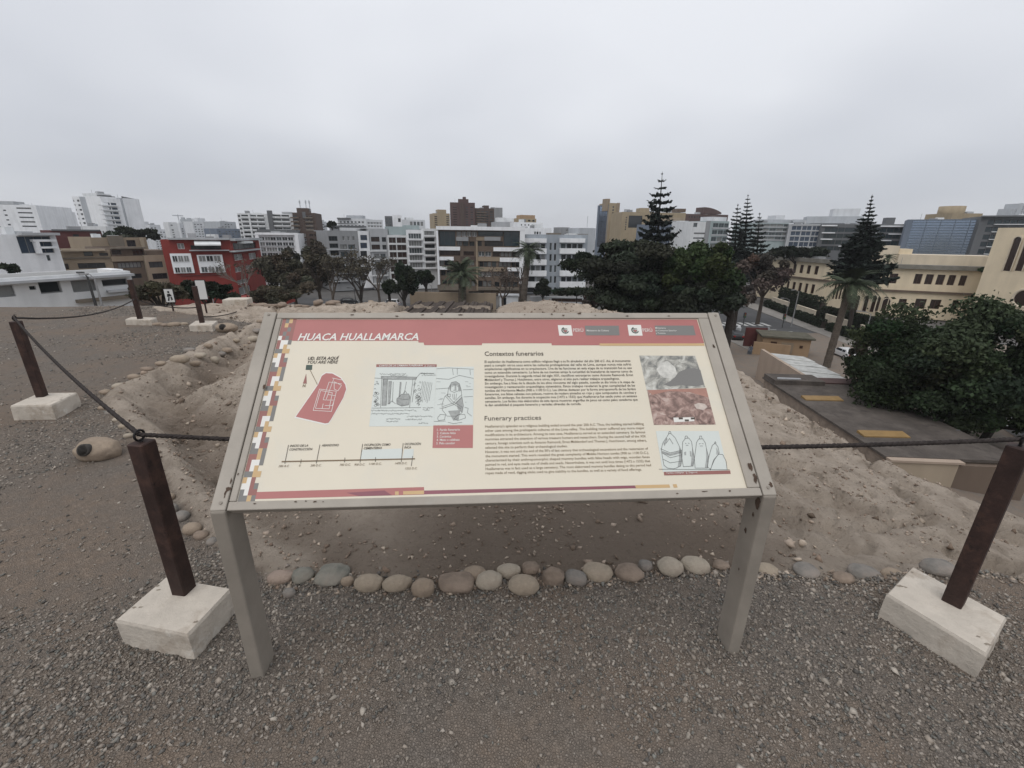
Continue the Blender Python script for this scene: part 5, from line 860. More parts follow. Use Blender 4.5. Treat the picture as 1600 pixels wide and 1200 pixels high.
for i in range(34):                                           # crumbled adobe rim behind the sign
    px = 385 + i * 8.2 + random.uniform(-2, 2)
    if 640 < px < 775: continue
    p = atz(px, 479 + random.uniform(-2, 3), 0); w = random.uniform(.05, .11); me = stone_mesh(w * 1.4, w * .8, w * .5, 130 + i, .75, 3, .7); me.materials[0] = SM['brown' if i % 3 else 'tan']
    tag(link('adobe_lump', me, None, (p[0], p[1], height(p[0], p[1]) + w * .25), random.uniform(0, 3)), ORD[i] + ' crumbled adobe lump from the left along the far rim', 'adobe lump', 'adobe lumps on the far rim')
def rock_lamp(label, cx, cy, w, h, seed, dirn=(.0, -1., .42)):
    p = atz(cx, cy + h * .42, 0); D_ = float(np.dot(p - EYE, FWD)); sx = w / 2 * D_ / FPX; sz = h * .5 * D_ / FPX; root = empty('rock_spotlight', (p[0], p[1] + sx * .3, height(p[0], p[1])), 0, label, 'garden light', 'rock-shaped garden lights')
    V, F = ICO[4]; d = np.array(dirn) / np.linalg.norm(dirn); ca = V @ d; V = V * (1 + .34 * noise3(V, 1.3, seed)[:, None] + .06 * noise3(V, 4., seed)[:, None]); V = V * np.array([sx, sx * .75, sz]); V[:, 2] += sz * .62
    link('rock_shell', np_mesh('rock_shell', V, F, SM['tan'], None, True), root); C0 = np.array([0, 0, sz * .62]); rel = V - C0; k = np.argmax((rel / np.linalg.norm(rel, axis=1)[:, None]) @ d); c = V[k]
    b = MB(); b.tube([c - d * sx * .5, c - d * sx * .02, c + d * sx * .05, c + d * sx * .05, c - d * sx * .1], [sx * .27, sx * .30, sx * .29, sx * .22, sx * .21], 28); b.build('lamp_housing', mat('lamp_black', (.055, .05, .045), .8, .3, 20.), root, True)
    b = MB(); b.tube([c - d * sx * .11, c - d * sx * .02], [sx * .2, sx * .15], 20); b.build('lens', mat('lamp_lens', (.02, .022, .025), .15, 0), root, True); return root
rock_lamp('tan rock-shaped spotlight with a round black lens on the gravel', 147, 700, 64, 38, 3); rock_lamp('second rock-shaped spotlight with a dark hole, beside the far plaque post', 352, 512, 32, 17, 5)
# low shelter at the far rim behind the sign
rf = mat('old_roof_reeds', (.055, .042, .034), .95, .35, 4., .8, 20.); x0, x1 = atz(642, 476, 0)[0], atz(770, 474, 0)[0]; sh = empty('dig_shelter', (x0, 8.75, -.75), 0, 'low dark-roofed shelter over a sunken opening behind the sign', 'shelter'); wS = x1 - x0
b = MB(); n = 26
for i in range(n): a = wS * i / n; dz = .02 * math.sin(i * 1.7) + random.uniform(-.012, .012); b.box(a, -.1 + random.uniform(-.03, .03), .70 + dz, a + wS / n * .97, 1.5, .745 + dz)
b.build('roof', rf, sh)
for k, a in enumerate((.06, wS * .33, wS * .9)): b = MB(); b.box(a, .02, 0, a + .06, .09, .69); b.build('post', OLIVE, sh)
b = MB(); b.box(0, 1.35, 0, wS, 1.45, .69); b.build('back_wall', DBROWN, sh)
# ------------------------------------------------------------------ gravel and rubble, scattered on the ground
def scatter(name, n, sampler, smin, smax, mat_, cols, flat=(.45, .9), seed=0, keep=None):
    """angular chips: a randomised six-point solid per stone, eight triangles each"""
    xy = sampler(n); z, m, l = terrain(xy[:, 0], xy[:, 1]); ok = keep(xy, m, l, z) if keep else np.ones(len(xy), bool); xy, z = xy[ok], z[ok]; n = len(xy)
    s = rng.uniform(0, 1, n) ** 2.2 * (smax - smin) + smin; base = np.array([[1, 0, 0], [0, 1, 0], [-1, 0, 0], [0, -1, 0], [0, 0, 1], [0, 0, -1]], float)
    V = base[None] * rng.uniform(.7, 1.15, (n, 6, 1)) + rng.normal(size=(n, 6, 3)) * .28; V *= np.stack([np.ones(n), rng.uniform(.55, .95, n), rng.uniform(*flat, n)], 1)[:, None, :]
    a, t = rng.uniform(0, 6.283, n), rng.normal(size=n) * .35; ca, sa, ct, st_ = np.cos(a), np.sin(a), np.cos(t), np.sin(t)
    x, y, zz = V[..., 0], V[..., 1] * ct[:, None] - V[..., 2] * st_[:, None], V[..., 1] * st_[:, None] + V[..., 2] * ct[:, None]
    V = np.stack([x * ca[:, None] - y * sa[:, None], x * sa[:, None] + y * ca[:, None], zz], 2) * s[:, None, None] + np.stack([xy[:, 0], xy[:, 1], z + s * .18], 1)[:, None, :]
    T = np.array([[0, 1, 4], [1, 2, 4], [2, 3, 4], [3, 0, 4], [1, 0, 5], [2, 1, 5], [3, 2, 5], [0, 3, 5]]); F = (T[None] + (np.arange(n) * 6)[:, None, None]).reshape(-1, 3)
    C = np.array(cols)[rng.integers(0, len(cols), n)] * rng.uniform(.75, 1.25, (n, 1)); o = link(name, np_mesh(name, V.reshape(-1, 3), F, mat_, np.repeat(C, 6, 0))); return tag(o, kind='stuff')
CHIP = mat('stone_chips', (1, 1, 1), .9, .15, 30., attr='col', spec=.2)
GC = [(.235, .203, .173), (.172, .15, .13), (.115, .107, .097), (.265, .231, .195), (.205, .177, .147), (.16, .156, .14), (.295, .262, .225)]
def box_s(x0, x1, y0, y1): return lambda n: np.stack([rng.uniform(x0, x1, n), rng.uniform(y0, y1, n)], 1)
def patch(xy, m, l, z):                                       # thin gravel where the dust shows
    d = fbm(xy[:, 0] * 1.1 + 3, xy[:, 1] * 1.1, 4, 55) + .30 * sst(.75, 1.3, xy[:, 1]) * (1 - sst(1.0, 2.4, np.abs(xy[:, 0]))) - .06; return (m < .62) & (rng.random(len(xy)) < np.clip(.46 + 4.2 * d, .08, 1))
scatter('gravel', 95000, box_s(-2.6, 2.6, .15, 2.0), .0035, .011, CHIP, GC, keep=patch)
scatter('gravel', 42000, box_s(-6.2, -1.2, .9, 4.4), .005, .013, CHIP, GC, keep=patch)
scatter('gravel', 30000, box_s(-9.5, -3.4, 3.6, 9.2), .008, .019, CHIP, GC, keep=patch)
scatter('gravel', 1500, box_s(-3.5, 3., .2, 3.2), .010, .019, CHIP, [(.28, .24, .2), (.21, .18, .15), (.33, .295, .25)], (.3, .6), keep=patch)
DC = [(.20, .15, .114), (.27, .212, .165), (.155, .118, .09), (.33, .268, .215), (.38, .317, .252)]
scatter('rubble', 40000, box_s(-4.4, 4.2, 1.5, 5.2), .003, .016, CHIP, DC, keep=lambda xy, m, l, z: (m > .55) & (rng.random(len(xy)) < np.clip(.35 + 2.2 * fbm(xy[:, 0] * 1.4, xy[:, 1] * 1.4, 3, 77), .06, 1)))
scatter('rubble', 700, box_s(-4.4, -1.1, 1.9, 8.5), .014, .055, CHIP, DC, (.35, .8), keep=lambda xy, m, l, z: (m > .9) & (rng.random(len(xy)) < np.clip(.4 + 3 * fbm(xy[:, 0] * 1.2, xy[:, 1] * 1.2, 3, 81), .05, 1)))
scatter('rubble', 9000, box_s(-6, 3.4, 5, 9.4), .008, .035, CHIP, DC, keep=lambda xy, m, l, z: (m > .55) & (rng.random(len(xy)) < np.clip(.3 + 2.2 * fbm(xy[:, 0], xy[:, 1], 3, 78), .05, 1)))
scatter('rubble', 650, box_s(-4.2, 4.0, 1.6, 6), .012, .040, CHIP, DC, keep=lambda xy, m, l, z: m > .7)
def along_row(n):
    L = np.cumsum(np.r_[0, np.hypot(*np.diff(FRONT, axis=0).T)]); t = rng.uniform(0, L[-1], n); return np.stack([np.interp(t, L, FRONT[:, 0]), np.interp(t, L, FRONT[:, 1])], 1) + rng.normal(size=(n, 2)) * np.array([.02, .035])
scatter('rubble', 2600, along_row, .004, .016, CHIP, GC + DC)
# ------------------------------------------------------------------ the sign
YAW, TILT, SC0 = .0702, .7551, np.array([-.0159, 1.1898, .695]); SW, SLn = 1.8, .7482
U3 = np.array([math.cos(YAW), math.sin(YAW), 0]); N3 = np.array([-math.sin(YAW), math.cos(YAW), 0]); V3 = math.cos(TILT) * N3 + np.array([0, 0, math.sin(TILT)]); W3 = np.cross(U3, V3)
def pan(px, py, w=0.):
    r = ray(px, py); o = SC0 + W3 * w; t = ((o - EYE) @ W3) / (r @ W3); P = EYE + t * r - SC0; return np.array([P @ U3, P @ V3])
SR = empty('info_sign', (SC0[0], SC0[1], 0), YAW, 'slanted information panel on two taupe metal legs in the centre', 'information sign')
ct, st = math.cos(TILT), math.sin(TILT)
def loc(u, v, w): return (u, v * ct - w * st, SC0[2] + v * st + w * ct)         # panel frame -> root's local frame
class PB(MB):
    def pbox(s, u0, v0, w0, u1, v1, w1):
        n = len(s.v); s.v += [loc(u, v, w) for w in (w0, w1) for v in (v0, v1) for u in (u0, u1)]
        for q in ((0, 2, 3, 1), (4, 5, 7, 6), (0, 1, 5, 4), (2, 6, 7, 3), (0, 4, 6, 2), (1, 3, 7, 5)): s.f.append(tuple(n + i for i in q)); s.m.append(0)
    def flat(s, pts, w): s.face([loc(p[0], p[1], w) for p in pts])
    def px(s, pts, w): s.flat([pan(*p) for p in pts][::-1], w)
    def line(s, pts, wd, w, raw=False):
        P = [np.array(p) if raw else pan(*p) for p in pts]
        for a, b in zip(P[:-1], P[1:]):
            d = b - a; L = np.hypot(*d)
            if L < 1e-7: continue
            n = np.array([-d[1], d[0]]) / L * wd / 2; e = d / L * wd * .3; s.flat([a - n - e, b - n + e, b + n + e, a + n - e], w)
METAL = mat('taupe_sign_paint', (.325, .293, .25), .55, .16, 3.5, .2, 120., spec=.35, dirt=((.10, .068, .048), 9., .655, .70), spots=((.36, .34, .30), 3., .6, .75)); METALL = mat('taupe_leg_paint', (.245, .217, .183), .6, .18, 3.5, .2, 120., spec=.3, dirt=((.09, .06, .045), 6., .66, .71)); RUST = mat('rust_stain', (.075, .05, .036), .95, .4, 30.)
hw = SW / 2; RW = .046
uT = lambda u, v: u * (1 - .0 * v)
for sg in (-1, 1):                                            # side rail and leg on each side
    b = PB(); b.pbox(min(sg * hw, sg * (hw - RW)), 0.0, -.05, max(sg * hw, sg * (hw - RW)), SLn, 0); bevel(b.build('side_rail', METAL, SR), .004)
    x0, x1 = sorted((sg * hw, sg * (hw - RW))); b = MB(); zt = SC0[2]
    b.v = [(x0, -.002, -.05), (x1, -.002, -.05), (x1, .088, -.05), (x0, .088, -.05), (x0, -.002, zt - .004), (x1, -.002, zt - .004), (x1, .088, zt + .03), (x0, .088, zt + .03)]
    b.f = [(0, 3, 2, 1), (4, 5, 6, 7), (0, 1, 5, 4), (1, 2, 6, 5), (2, 3, 7, 6), (3, 0, 4, 7)]; b.m = [0] * 6; bevel(b.build('leg', METALL, SR), .006)
tl, tr_, br_, bl = pan(441.5, 496.5), pan(1091, 497), pan(1169, 761), pan(366, 784.5); ui = hw - RW - .004; f0, f1 = .0, SLn - .002
sl_, sr_, sb_, stp = (tl[0] + bl[0]) / 2, (tr_[0] + br_[0]) / 2, (bl[1] + br_[1]) / 2, (tl[1] + tr_[1]) / 2
for nm, a in (('frame_bar', (-ui, f0, -.04, ui, sb_, -.001)), ('frame_bar', (-ui, stp, -.04, ui, f1, -.001)), ('frame_bar', (-ui, sb_ + .0005, -.04, sl_, stp - .0005, -.001)), ('frame_bar', (sr_, sb_ + .0005, -.04, ui, stp - .0005, -.001))):
    b = PB(); b.pbox(*a); bevel(b.build(nm, METAL, SR), .003)
b = PB(); b.pbox(-ui + .03, .03, -.043, ui - .03, SLn - .03, -.0405); b.build('back_plate', METALL, SR)
W0 = -.008
CRM = mat('panel_cream', (.62, .565, .455), .42, .03, 2.5, spec=.4, dirt=((.56, .54, .47), 2.2, .5, .75)); PRED = mat('print_red', (.365, .135, .125), .42, .06, 4., spec=.4); PMAR = mat('print_maroon', (.26, .11, .095), .45, .05, spec=.4); PGRY = mat('print_grey', (.17, .165, .155), .45, .05, spec=.4); PORA = mat('print_ochre', (.50, .34, .17), .45, .05, spec=.4); PPUR = mat('print_purple_red', (.22, .075, .095), .45, .1, spec=.4)
PWHT = mat('print_white', (.66, .645, .60), .42, .03, spec=.4); PBLU = mat('print_pale_blue', (.545, .575, .54), .42, .04, spec=.4); PDRK = mat('print_dark', (.075, .062, .05), .5, .05); PBRN = mat('print_brown_line', (.17, .12, .07), .5, .05); PSK = mat('print_sketch_grey', (.10, .10, .095), .5, .1); PSH = mat('print_sketch_shade', (.30, .31, .295), .5, .25, 60.); PGRN = mat('print_dark_green', (.06, .085, .07), .5, .05)
b = PB(); b.pbox(sl_ - .004, sb_ - .004, W0 - .004, sr_ + .004, stp + .004, W0); SHEET_ = b.build('print_sheet', CRM, SR)
def block(name, polys, m, w=W0 + .0005):
    b = PB()
    for p in polys: b.px(p, w)
    return b.build(name, m, SHEET_)
block('header_band', [[(443, 497.5), (1090, 497.5), (1101.5, 534.5), (937, 537.8), (937, 537.8), (862.5, 537.8), (862, 534.6), (753.5, 534.6), (752.8, 537.5), (662.5, 537.5), (661.5, 533.5), (653.5, 533.5), (653, 530.8), (456.6, 530.8), (434, 527)]], PRED)
block('ochre_strip', [[(937.5, 535), (1101, 535), (1102.2, 538.6), (937.8, 538.6)]], PORA, W0 + .0008)
block('bottom_band', [[(376, 768.5), (662, 760.0), (662.3, 771.8), (371, 779.6)]], PRED); block('bottom_line', [[(662.4, 765.5), (993, 757.5), (995, 762), (662.4, 771.5)]], PPUR); block('bottom_line', [[(540, 769), (600, 765.3), (612, 773), (560, 774.2)]], PPUR, W0 + .0008)
block('ochre_strip', [[(993.5, 757.3), (1047, 756), (1048.5, 761), (995, 762.2)], [(1052.5, 755.8), (1058.5, 755.6), (1060, 760.8), (1054, 761)], [(629.4, 766.6), (661.8, 765.4), (662, 771.2), (629.4, 772)], [(616.6, 767), (622.4, 766.8), (622.4, 772.4), (616.6, 772.5)]], PORA, W0 + .0009)
# stepped mosaic strip on the left
cellv = (stp - sb_) / 36; cu = .0128; mos = {k: PB() for k in 'wgmo'}; motif = ["owm ", "wwmg", "gwmm", "ggog", "mmog", "mwwg", "mwo ", "ggoo"]
for r in range(36):
    row = motif[r % 8] if 4 < r < 36 else ("mgom", "momm", "mmgm", "mgmm", "wmgm")[r % 5]
    for c in range(4):
        ch = row[c]
        if ch == ' ': continue
        u0 = sl_ + .002 + c * cu; v1 = stp - r * cellv; mos[ch].flat([(u0, v1 - cellv), (u0 + cu, v1 - cellv), (u0 + cu, v1), (u0, v1)], W0 + .0007)
for k, m in zip('wgmo', (PWHT, PGRY, PMAR, PORA)): tag(mos[k].build('mosaic_strip', m, SHEET_), kind='stuff')
# text ------------------------------------------------------------
TXT = []
def text(s, x, y, x1, cap, m, shear=0., bold=0., name='lettering'):
    """one line: baseline starts at pixel (x, y), ends near x1, capitals cap pixels high"""
    TXT.append((s, x, y, x1, cap, m, shear, bold, name))
text('HUACA HUALLAMARCA', 463.8, 530.2, 653.5, 10.5, PWHT, .22, .018, 'title')
text('UD. ESTA AQUÍ', 479.8, 560.6, 528.5, 4.6, PDRK, .25, .02, 'caption'); text('YOU ARE HERE', 479, 566.6, 527, 4.6, PDRK, .25, .01, 'caption'); text('N', 471.6, 603.2, 475.6, 4, PBRN, 0, .02, 'caption')
text('Contextos funerarios', 757.2, 554.4, 849.6, 6.6, PDRK, 0, .006, 'heading'); text('Funerary practices', 757.2, 655.8, 846, 6.9, PDRK, 0, .0, 'heading')
ES = """El esplendor de Huallamarca como edificio religioso llegó a su fin alrededor del año 200 d.C. Así, el monumento
pasó a cumplir otros usos entre las culturas prehispánicas del valle de Lima, aunque nunca más sufrió
ampliaciones significativas en su arquitectura. Una de las funciones en esta etapa de su transición fue su uso
como un extendido cementerio. La fama de sus momias atrajo la curiosidad de buscadores de tesoros como de
investigadores. Durante la segunda mitad del siglo XIX, científicos extranjeros como Antonio Raimondi, Ernst
Middendorf y Thomas J. Hutchinson, entre otros, eligieron el sitio para realizar trabajos arqueológicos.
Sin embargo, fue a fines de la década de los años cincuenta del siglo pasado, cuando se dio inicio a la etapa de
investigación y restauración arqueológica sistemática. Estos trabajos revelaron la gran complejidad de las
tumbas del Horizonte Medio (900 a 1100 D.C.). Las últimas destacan por la forma antropomorfa de los fardos
funerarios, sus falsas cabezas con pelucas, rostros de madera pintados en rojo y ojos compuestos de conchas y
semillas. Sin embargo, fue durante la ocupación inca (1472 a 1532) que Huallamarca fue usada como un extenso
cementerio. Los fardos más elaborados de esta época muestran angarillas de junco así como palos cavadores que
le dan estabilidad al paquete funerario y variadas ofrendas de comida.""".split('\n')
EN = """Huallamarca's splendor as a religious building ended around the year 200 A.C. Thus, the building started fulfilling
other uses among the prehispanic cultures of the Lima valley. The building never suffered any more major
modifications in its architecture. Among its new uses, Huallamarca served as an extended cemetery. Its famous
mummies attracted the attention of various treasure hunters and researchers. During the second half of the XIX
century, foreign scientists such as Antonio Raimondi, Ernst Middendorf and Thomas J. Hutchinson, among others,
selected this site to perform their archaeological studies.
However, it was not until the end of the 50's of last century that archaeological excavations and the restoration of
the monument started. This work revealed the great complexity of Middle Horizon tombs (900 to 1100 D.C.),
characterized by their anthropomorphic shaped mummy bundles with false heads with wigs, wooden faces
painted in red, and eyes made out of shells and seeds. Nevertheless, it was not until Inca times (1472 a 1532) that
Huallamarca was in fact used as a large cemetery. The most elaborated mummy bundles dating to this period had
ropes made of reed, digging sticks used to give stability to the bundles, as well as a variety of food offerings.""".split('\n')
for i, s in enumerate(ES):
    f = i / 12; x1 = 986.5 + 12.5 * f; x1 = {5: 969.5, 12: 909}.get(i, x1); text(s, 757.2 + .8 * f, 565.4 + (633.3 - 565.4) * f, x1, 3.5, PDRK, 0, .006, 'body_text')
for i, s in enumerate(EN):
    f = i / 11; x1 = 1007.8 + 13 * f; x1 = {5: 887.5, 11: 1005}.get(i, x1); text(s, 758 + .8 * f, 666.8 + (740 - 666.8) * f, x1, 3.7, PBRN, 0, .003, 'body_text')
for s, x, y, x1 in (('INICIO DE LA', 451.6, 697.2, 480), ('CONSTRUCCIÓN', 450.6, 702.9, 486.5), ('ABANDONO', 501.4, 696.4, 528), ('OCUPACIÓN COMO', 568, 695.8, 609.3), ('CEMENTERIO', 567.4, 701, 595.7), ('OCUPACIÓN', 631.6, 694.4, 657.3), ('INCA', 631.2, 699.6, 641.5)): text(s, x, y, x1, 3.4, PDRK, .2, .012, 'caption')
for s, x, y, x1 in (('200 A.C.', 433.6, 728.9, 450.2), ('0', 465.8, 728, 468), ('200 D.C.', 483.8, 727.9, 500.6), ('700 D.C.', 529.8, 726.8, 546.8), ('900 D.C.', 552.8, 726.5, 569), ('1100 D.C.', 575.8, 725.4, 595.3), ('1470 D.C.', 616.6, 724.6, 635.6), ('1532 D.C.', 632.6, 732.6, 651.4)): text(s, x, y, x1, 3.2, PBRN, .15, .004, 'caption')
for k, s in enumerate(('1. Fardo funerario', '2. Cabeza falsa', '3. Cerámica', '4. Mate o calabaza', '5. Palo cavador')): text(s, 682.6 - .3 * k, 672.2 + 5.3 * k, (718.5, 712, 705.4, 718.8, 712)[k] - .3 * k, 3.4, PWHT, 0, .008, 'legend_text')
text('CORTE DE LA CÁMARA FUNERARIA', 591.5, 571.4, 660, 2.6, PWHT, .15, .01, 'legend_text'); text('(J. Zegarra)', 663, 571.4, 679.5, 2.4, PWHT, .2, 0, 'legend_text'); text('Fardos múltiples', 1043, 739.2, 1070, 2.3, PWHT, 0, 0, 'legend_text'); text('(J. Zegarra)', 1073, 738.6, 1091, 2.3, PWHT, 0, 0, 'legend_text')
for x0, x1, y in ((896.2, 912.3, 517), (1005.5, 1020.6, 517)): text('PERÚ', x0, y, x1, 5.2, PWHT, 0, .0, 'logo_text')
text('Ministerio de Cultura', 917.5, 516.3, 952, 2.7, PWHT, 0, .004, 'logo_text'); text('Ministerio', 1025, 512.2, 1041.5, 2.4, PWHT, 0, .002, 'logo_text'); text('de Comercio Exterior', 1025.2, 516.2, 1058.5, 2.4, PWHT, 0, .002, 'logo_text'); text('y Turismo', 1026, 520.2, 1041, 2.4, PWHT, 0, .002, 'logo_text')
def make_text():
    jobs = []
    def fo(s, shear, bold):
        c = bpy.data.curves.new('t', 'FONT'); c.body = s; c.size = 1; c.resolution_u = 2; c.fill_mode = 'FRONT' if False else 'BOTH'; c.shear = shear; c.offset = bold; c.dimensions = '2D'; o = bpy.data.objects.new('t', c); COL.objects.link(o); return o
    probe = fo('H', 0, 0); obs = [fo(j[0], j[6], j[7]) for j in TXT]; bpy.context.view_layer.update(); dg = bpy.context.evaluated_depsgraph_get()
    def arr(o):
        me = o.evaluated_get(dg).to_mesh(); V = np.zeros(len(me.vertices) * 3); me.vertices.foreach_get('co', V); F = [tuple(p.vertices) for p in me.polygons]; return V.reshape(-1, 3)[:, :2], F
    capH = arr(probe)[0][:, 1].max(); acc = {}
    for j, o in zip(TXT, obs):
        s, x, y, x1, cap, m, shear, bold, name = j; V, F = arr(o); p0, p1, pc = pan(x, y), pan(x1, y), pan(x, y - cap); lo, hi = V[:, 0].min(), V[:, 0].max()
        sx = (p1[0] - p0[0]) / (hi - lo); sy = (pc[1] - p0[1]) / capH; P = np.stack([p0[0] + (V[:, 0] - lo) * sx, p0[1] + V[:, 1] * sy], 1)
        key = (name, m.name, j[1] > 757 and name == 'body_text' and y > 650) if name == 'body_text' else (name, m.name, s); b = acc.setdefault(key, (PB(), m))[0]; k = len(b.v); b.v += [loc(q[0], q[1], W0 + .0016) for q in P]; b.f += [tuple(k + i for i in f) for f in F]; b.m += [0] * len(F)
    for (name, *_), (b, m) in acc.items(): b.build(name, m, SHEET_)
    for o in obs + [probe]: c = o.data; bpy.data.objects.remove(o); bpy.data.curves.remove(c)
make_text()
# map of the site
q = lambda x, y: (320 + x / 3.478, 480 + y / 3.478); MAPP = [q(*p) for p in ((490, 590), (612, 415), (632, 368), (655, 353), (690, 355), (735, 380), (760, 415), (765, 440), (750, 485), (682, 605), (668, 624), (650, 627))]
def grow(P, k): c = np.mean(P, 0); return [tuple(c + (np.array(p) - c) * k) for p in P]
b = PB(); b.px(grow(MAPP, 1.05), W0 + .0004); b.build('site_map', PWHT, SHEET_); b = PB(); b.px(MAPP, W0 + .0008); b.build('site_map', PRED, SHEET_)
b = PB()
for P in ([(620, 440), (712, 452), (685, 562), (585, 556), (620, 440)], [(626, 448), (690, 460), (672, 548), (598, 545), (626, 448)], [(672, 402), (690, 404), (655, 500), (640, 498), (672, 402)], [(690, 380), (750, 392)], [(700, 400), (740, 420), (720, 450), (700, 440), (700, 400)], [(660, 500), (700, 500), (690, 530), (650, 530)], [(668, 470), (705, 476)], [(640, 520), (634, 545)], [(700, 380), (690, 405), (740, 412)]): b.line([q(*p) for p in P], .0016, W0 + .0012)
b.build('map_drawing', PWHT, SHEET_)
block('marker', [[q(547, 308), q(581, 308), q(578, 335), q(544, 335)]], PGRN, W0 + .0008); b = PB(); b.line([q(568, 335), q(608, 415)], .0018, W0 + .0012); b.build('pointer', PBRN, SHEET_); block('north_arrow', [[q(547, 355), q(550, 410), q(529, 410)]], PMAR, W0 + .0008)
# timeline
block('timeline_tint', [[(565.4, 701.5), (627.5, 699.5), (626.8, 716.2), (562, 717.6)], [(631, 701), (646, 700.4), (645, 715.6), (628, 716)]], PBLU, W0 + .0006)
b = PB(); b.line([(439.3, 720.2), (647.4, 715.8)], .0042, W0 + .0012); b.build('timeline', PBRN, SHEET_); b = PB()
for P in ([(449.5, 694.2), (443.6, 723.2)], [(498.8, 693.6), (493, 723)], [(565.8, 692.6), (561.6, 721.5)], [(629.4, 691.3), (626.4, 720.5)], [(469.4, 716.8), (468.6, 723)], [(538, 714.2), (537.4, 721)], [(586.2, 713.5), (585.8, 720.4)], [(644.2, 711.8), (642.2, 727)]): b.line(P, .0017, W0 + .0013)
b.build('timeline_tick', PDRK, SHEET_)
# sketches
q3 = lambda x, y: (550 + x / 7.273, 550 + y / 7.273)
block('sketch_sheet', [[q3(268, 160), q3(958, 160), q3(925, 832), q3(188, 836)]], PBLU); block('sketch_sheet', [[q3(960, 158), q3(1385, 155), q3(1375, 815), q3(926, 822)]], PBLU, W0 + .0006)
block('legend_bar', [[q3(272, 128), q3(960, 128), q3(959, 158), q3(270, 160)]], PMAR, W0 + .0008); block('legend_box', [[q3(922, 826), q3(1376, 822), q3(1372, 1082), q3(912, 1082)]], PRED, W0 + .0007)
R_ = random.Random(4); b = PB(); sh_ = PB(); lw = .0011; ln = lambda P, w=lw: b.line([q3(*p) for p in P], w, W0 + .0015)
for P in ((345, 300, 400, 300, 385, 600, 335, 600), (410, 320, 440, 320, 425, 580, 400, 585), (540, 330, 560, 330, 545, 500, 530, 500), (320, 265, 735, 275, 730, 300, 330, 295)): sh_.px([q3(*P[i:i + 2]) for i in range(0, 8, 2)], W0 + .0011)
sh_.px([q3(*p) for p in ((505, 520), (560, 470), (640, 465), (655, 500), (640, 590), (560, 605), (505, 580))], W0 + .0011)
for P in ([(330, 265), (735, 275), (720, 300), (345, 300)], [(335, 265), (320, 620)], [(352, 300), (335, 600)], [(690, 300), (650, 620)], [(715, 300), (680, 560)], [(400, 305), (385, 590)], [(445, 320), (425, 580)], [(465, 330), (455, 560)], [(545, 330), (530, 500)], [(615, 330), (590, 460)], [(220, 628), (780, 622)], [(250, 285), (330, 290)], [(740, 270), (775, 230), (930, 235)], [(505, 520), (560, 470), (640, 465), (655, 500), (640, 590), (560, 605), (505, 580), (505, 520)], [(520, 520), (640, 535)], [(575, 470), (600, 430), (620, 460)], [(410, 580), (450, 545), (490, 580)]): ln(P)
for (xa, ya, xb, n) in ((310, 240, 610, 9), (430, 258, 625, 7), (780, 232, 930, 6), (790, 252, 945, 6), (210, 655, 730, 16), (215, 692, 650, 14), (620, 722, 910, 10), (605, 757, 790, 7), (385, 750, 545, 6), (380, 780, 520, 5), (755, 800, 860, 4), (800, 625, 920, 5), (800, 650, 880, 4)):     # handwriting
    P = [(xa + (xb - xa) * i / (n * 6), ya + R_.uniform(-9, 9) * (1 if R_.random() < .85 else .2)) for i in range(n * 6 + 1)]; ln(P, .0007)
for k in range(7): x = 800 + k * 18; P = [(x + R_.uniform(-3, 3) - i * 2.2, 320 + k * 3 + i * 13) for i in range(17 + (k % 3))]; ln(P, .0008)
for k in range(46): side = k % 2; x = (R_.uniform(250, 300) - 0, R_.uniform(700, 770))[side]; y = R_.uniform(320, 600); s_ = R_.uniform(8, 20); ln([(x - s_, y), (x, y - s_), (x + s_, y), (x, y + s_ * .8), (x - s_, y)][:R_.choice((3, 4, 5))], .0008)
fig = [(1085, 470), (1095, 400), (1130, 335), (1180, 325), (1220, 350), (1240, 420), (1245, 480), (1265, 600), (1250, 680), (1190, 720), (1080, 720), (1025, 650), (1020, 590), (1050, 500)]
sh_.px([q3(*p) for p in ((1095, 400), (1130, 335), (1180, 325), (1220, 350), (1240, 430), (1215, 440), (1205, 370), (1130, 370), (1118, 430))], W0 + .0011); sh_.px([q3(*p) for p in ((1180, 560), (1245, 500), (1265, 600), (1250, 680), (1200, 640))], W0 + .0011); sh_.px([q3(*p) for p in ((1090, 660), (1230, 650), (1210, 760), (1150, 770))], W0 + .0011); sh_.px([q3(*p) for p in ((1165, 355), (1180, 355), (1185, 420), (1165, 420))], W0 + .0011)
for P in (fig + fig[:1], [(1118, 370), (1115, 430), (1160, 450), (1210, 430), (1215, 365)], [(1060, 490), (1120, 560), (1240, 640)], [(1080, 480), (1140, 550), (1255, 620)], [(1240, 480), (1150, 570), (1030, 610)], [(1250, 500), (1165, 585), (1030, 630)], [(1085, 470), (1115, 468), (1115, 498), (1088, 498), (1085, 470)], [(1135, 380), (1150, 378)], [(1190, 378), (1205, 380)], [(1150, 425), (1185, 425)], [(960, 180), (1100, 170), (1380, 185)], [(955, 290), (1100, 300), (1220, 255), (1380, 290)], [(1140, 180), (1150, 250)], [(1195, 175), (1195, 245)], [(1340, 190), (1345, 250)], [(950, 410), (1090, 400)], [(1260, 420), (1370, 415)], [(1270, 500), (1370, 495)], [(970, 740), (1000, 700), (1060, 705), (1050, 760), (980, 770), (970, 740)], [(1160, 750), (1200, 705), (1280, 700), (1290, 740), (1200, 770), (1160, 750)], [(1280, 620), (1320, 630), (1310, 680), (1360, 720)], [(930, 780), (1060, 775)], [(1090, 790), (1150, 805), (1250, 790)], [(1140, 470), (1150, 530)], [(1160, 465), (1165, 535)], [(1185, 465), (1180, 530)]): ln(P)
for k in range(24): x = R_.uniform(950, 1360); y = R_.uniform(300, 640); (ln([(x, y), (x + R_.uniform(15, 50), y + R_.uniform(-4, 4))], .0007) if not 1030 < x < 1260 else None)
